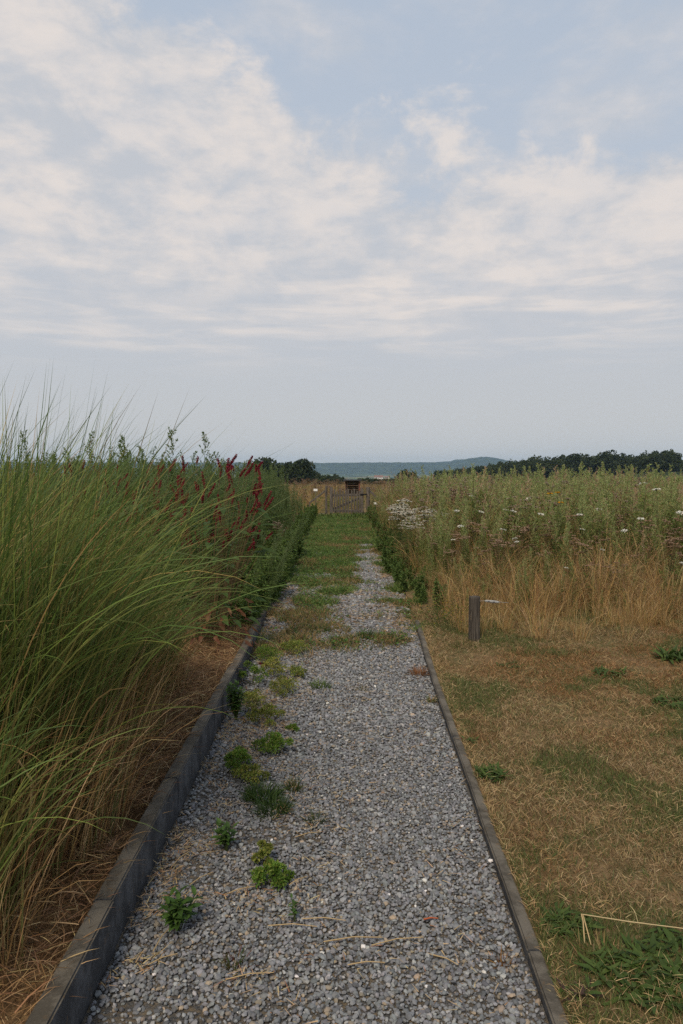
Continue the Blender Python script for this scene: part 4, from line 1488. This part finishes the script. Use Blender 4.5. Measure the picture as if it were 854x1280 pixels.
GY, GZ = 24.8, .08
gate = tag(link('picket_gate', loc=(.17, GY, GZ)), 'grey wooden picket gate closing the far end of the path', 'gate')
for i in range(10):
    xx = -.40 + i * .092
    plank('picket', gate, (xx + random.uniform(-.008, .008), -.03, .06 + random.uniform(0, .04)), (xx + random.uniform(-.012, .012), -.03, .90 + random.uniform(-.05, .05)), .046, .02, M_gate, True)
plank('stile', gate, (-.50, -.03, .03), (-.50, -.03, 1.0), .10, .03, M_gate, True)
plank('stile', gate, (.50, -.03, .0), (.50, -.03, .95), .09, .03, M_gate, True)
plank('rail', gate, (-.55, 0, .70), (.55, 0, .72), .07, .03, M_gate)
plank('rail', gate, (-.55, 0, .20), (.55, 0, .20), .07, .03, M_gate)
plank('brace', gate, (-.48, .033, .24), (.42, .033, .62), .07, .028, M_gate)
plank('latch', gate, (.44, -.06, .74), (.66, -.06, .74), .04, .02, M_metal)
for (px, r, h, lab, cat_side) in ((-.67, .038, 1.02, 'slim gatepost where the gate hangs beside its dry brace', -1), (.70, .062, .98, 'stout gatepost holding the gate latch', 1)):
    gp = tag(link('gatepost', loc=(.17 + px, GY + .03, GZ)), lab, 'gatepost', 'gateposts')
    round_post('post_body', gp, r, h, (0, 0, 0), M_gate, px)
    plank('strut', gp, (cat_side * r * .5, .01, .86), (cat_side * .56, .01, .40 if cat_side > 0 else .45), .06, .05, M_gate)
    plank('strut_foot', gp, (cat_side * .55, .01, -.1), (cat_side * .55, .01, .42), .05, .05, M_gate)

# small white labels on stakes near the gate
M_white = solid_mat('white_paint', .6, .3, 80, .9, 1.1)
for (a, b, h, lab) in ((1.06, 23.6, .50, 'small white plant label on a stake by the stout gatepost'), (-.80, 23.4, .92, 'small white plant label on a tall stake by the slim gatepost')):
    r = tag(link('plant_label', loc=(a, b, GZ)), lab, 'plant label', 'white plant labels')
    g = Geo()
    g.box((0, .012, h / 2 - .05), (.02, .012, h + .1), (.2, .16, .11))
    g.obj('stake', M_gate, r)
    g = Geo()
    g.box((0, 0, h), (.12, .008, .07), (.72, .72, .70))
    g.obj('plate', M_white, r)

# insect house beyond the gate
hut = tag(link('insect_house', loc=(.42, 29.2, -.06)), 'small roofed wooden box on posts just beyond the gate', 'wooden box')
M_hut = solid_mat('dark_boards', .85, .2, 14, .6, 1.3)
for sx in (-.27, .27):
    g = Geo()
    g.box((sx, -.12, .62), (.035, .035, 1.3), (.16, .05, .035) if sx > 0 else (.12, .07, .05))
    g.obj('post', M_hut, hut)
g = Geo()
for j in range(6):
    g.box((0, .10, .79 + j * .085), (.50, .02, .08), (.11, .078, .058))
g.obj('back_board', M_hut, hut)
for sx in (-.20, .22):
    g = Geo()
    g.box((sx, 0, 1.0), (.02, .24, .5), (.09, .06, .045))
    g.obj('side_board', M_hut, hut)
for j in range(3):
    g = Geo()
    g.box((.01, -.01, .76 + j * .16), (.40, .22, .018), (.13, .09, .06))
    g.obj('shelf', M_hut, hut)
g = Geo()
g.box((0, 0, 1.285), (.70, .46, .035), (.035, .036, .038), Matrix.Rotation(.04, 3, 'X'))
g.obj('roof', M_hut, hut)


# ------------------------------------------------------------------ trees
def tree_proto(H, R, seed, dark, light, leaf, nclump=46, per=46):
    r = np.random.default_rng(seed)
    gt, gc = Geo(), Geo()
    gt.tube([(0, 0, -.8), (0.02 * H, 0, H * .25), (0, .02 * H, H * .55)], [H * .035, H * .025, H * .012], (.06, .05, .04), 6)
    for j in range(5):
        a = r.uniform(0, 2 * pi)
        gt.tube([(0, 0, H * (.22 + .06 * j)), (cos(a) * R * .4, sin(a) * R * .4, H * (.42 + .07 * j)), (cos(a) * R * .7, sin(a) * R * .7, H * (.52 + .07 * j))],
                [H * .014, H * .009, H * .004], (.06, .05, .04), 4)
    for c in range(nclump):
        a, q = r.uniform(0, 2 * pi), r.uniform(-.75, 1)
        rad = r.uniform(.45, 1.0)
        hh = math.sqrt(max(0, 1 - q * q))
        cc = np.array([cos(a) * hh * R * rad, sin(a) * hh * R * rad, H * .56 + q * rad * H * .38])
        s = R * r.uniform(.20, .36)
        dv = r.normal(0, 1, (per, 3))
        dv /= np.linalg.norm(dv, axis=1, keepdims=True)
        P = cc + dv * s * r.uniform(.55, 1.0, (per, 1))
        tone = r.uniform(0, 1)
        colr = np.array(dark) * (1 - tone) + np.array(light) * tone
        gc.leaves(P, dv + r.normal(0, .7, (per, 3)), leaf * r.uniform(.7, 1.3, per), leaf * .75 * r.uniform(.7, 1.3, per), vary(colr, per, .2), nrm=dv)
    return {'trunk': (gt, M_bark), 'crown': (gc, M_tree)}


broad = Kind('broadleaf_tree', [tree_proto(10, 4.6, s, (.020, .034, .012), (.052, .072, .026), .85) for s in range(6)])
for t_ in range(290):
    u = random.random() ** 1.25
    yb = random.uniform(360, 540)
    xx = yb * (.13 + .40 * u)
    h = (1.0 + .16 * float(sstep(u, 0.0, .36))) * random.uniform(.88, 1.12)
    z = terrain(xx, yb) - .3
    broad.place(xx, yb, z, 'dark broadleaf tree in the wood on the near hill shoulder', 'tree', 'wood on the hill shoulder', h)
LT = (('tall rounded dark tree behind the crimson bistort, first of its row', -22.0, 215, .86), ('dark spreading tree in the middle of the row past the green border', -16.5, 220, .74),
      ('dark tree ending the row past the green border, next to the valley', -10.6, 212, .80))
for lab, a, b, s in LT:
    broad.place(a, b, terrain(a, b) - .4, lab, 'tree', 'row of dark trees past the green border', s)
for i in range(16):
    a = -26 + i * 1.1 + random.uniform(-.5, .5)
    b = 226 + random.uniform(-6, 10)
    broad.place(a, b, terrain(a, b) - .4, 'low bushy tree filling the dark row past the green border', 'tree', 'low trees in the dark row', random.uniform(.42, .62))
for i in range(12):
    a = -7.5 + i * .75 + random.uniform(-.3, .3)
    b = 236 + random.uniform(-6, 6)
    broad.place(a, b, terrain(a, b) - .4, 'small hedge tree beyond the gate below the valley fields', 'tree', 'hedge trees beyond the gate', random.uniform(.28, .46))
for i in range(22):
    a = 6.5 + i * .85 + random.uniform(-.3, .3)
    b = 250 + random.uniform(-8, 8)
    broad.place(a, b, terrain(a, b) - .4, 'olive hedge shrub in the line beyond the meadow', 'shrub', 'hedge beyond the meadow', random.uniform(.22, .36) + (.25 if i in (16, 17, 18) else 0))

# valley: pale houses
M_wall = solid_mat('house_plaster', .9, .1, .5, .9, 1.1)
M_roof = solid_mat('house_tiles', .9, .1, .8, .8, 1.2)
for (a, b, s, wc, lab) in ((105, 2150, 1.5, (.7, .68, .62), 'pale farm building in the valley fields, brightest of them'), (-75, 2300, 1.0, (.42, .30, .24), 'brick house in the valley trees toward the dark row'),
                           (-40, 2350, 1.0, (.45, .32, .26), 'brick house in the valley straight beyond the gate'), (150, 2500, 1.0, (.6, .55, .48), 'pale house in the valley past the brightest farm building')):
    h = tag(link('house', loc=(a, b, terrain(a, b) - .5), scale=s), lab, 'house', 'houses in the valley')
    g = Geo()
    g.box((0, 0, 3), (16, 9, 6.6), wc)
    g.obj('wall', M_wall, h)
    g = Geo()
    v = [(-8.5, -5, 6.2), (8.5, -5, 6.2), (8.5, 5, 6.2), (-8.5, 5, 6.2), (-8.5, 0, 10), (8.5, 0, 10)]
    g.add(v, [0, 1, 5, 4, 2, 3, 4, 5, 0, 4, 3, 1, 2, 5, 3, 2, 1, 0], [4, 4, 3, 3, 4], (.20, .10, .07))
    g.obj('roof', M_roof, h)

# ------------------------------------------------------------------ loose straws and small finds on the ground
def straw(x, y, z, ang, L, r, label, group, col=(.45, .33, .17), bend=.04, name='straw_stalk', cat='straw'):
    g = Geo()
    g.tube([(0, 0, 0), (L * .5, bend * L, .004), (L, 0, 0)], [r, r * .9, r * .6], col, 5)
    return tag(g.obj(name, M_dry, None, loc=(x, y, z), rot=(0, 0, ang)), label, cat, group)


SG, SL = 'loose straws on the gravel', 'dry straw stalk lying on the grey gravel'
for (x, y, a, L) in ((-.14, 2.60, -.06, .155), (-.255, 2.56, -.03, .17), (-.06, 2.47, .12, .20), (.10, 2.45, .25, .18), (-.62, 2.42, 1.35, .15), (-.66, 2.62, .03, .10), (-.50, 3.15, 1.9, .18),
                     (-.36, 2.28, .22, .15), (-.20, 2.82, .75, .09), (-.44, 2.75, .5, .13), (.02, 2.35, .1, .12), (-.58, 2.82, .9, .12), (-.62, 2.35, .6, .10), (.30, 2.40, -.6, .09), (-.68, 2.95, 1.2, .14), (-.20, 3.2, .4, .12)):
    straw(x, y, .020, a, L, .0022, SL, SG)
straw(.29, 2.60, .018, .12, .052, .0032, 'short orange-red twig on the grey gravel', None, (.42, .10, .03), .02, 'twig', 'twig')
g = Geo()
g.tube([(-.01, -.085, .01), (.002, -.03, .05), (.004, -.005, .062)], [.0022, .0026, .0028], STRAW, 5)
o = tag(link('bent_straw', loc=(.815, 2.52, float(lawn_z(2.5)))), 'long pale straw bent sharply over, lying on the lawn', 'straw')
o1 = g.obj('stalk_end', M_dry, o)
g = Geo()
g.tube([(.004, -.005, .062), (.16, -.02, .045), (.34, -.035, .03), (.50, -.03, .02)], [.002, .0024, .002, .0015], (.48, .38, .21), 5)
g.obj('stalk', M_dry, o)
g = Geo()
g.tube([(.01, -.09, .008), (.008, -.03, .05), (.01, -.004, .058)], [.002, .0024, .002], STRAW, 5)
g.obj('split_end', M_dry, o)
g = Geo()
g.tube([(0, 0, 0), (.04, .01, .42), (-.01, .02, .50)], [.005, .0045, .003], (.46, .34, .17), 5)
tag(g.obj('broken_stalk', M_dry, None, loc=(-1.06, 2.50, BED_Z), rot=(0, -.06, 0)), 'pale broken reed stalk standing at the foot of the tallest grass', 'stalk')

# ------------------------------------------------------------------ haze over the valley
bm = bmesh.new()
bmesh.ops.create_cube(bm, size=1)
me = bpy.data.meshes.new('haze')
bm.to_mesh(me)
bm.free()
hz = link('haze', me, None, (0, 3430, 25), None, (9600, 7100, 180))
m, n = new_mat('valley_air')
v = n.add('ShaderNodeVolumePrincipled', {'Color': (.52, .74, 1.0, 1), 'Density': 0.00011, 'Anisotropy': 0.2})
n.add('ShaderNodeOutputMaterial', {'Volume': v.outputs[0]})
me.materials.append(m)
tag(hz, 'thin bluish haze filling the air over the valley', 'haze', kind='stuff')
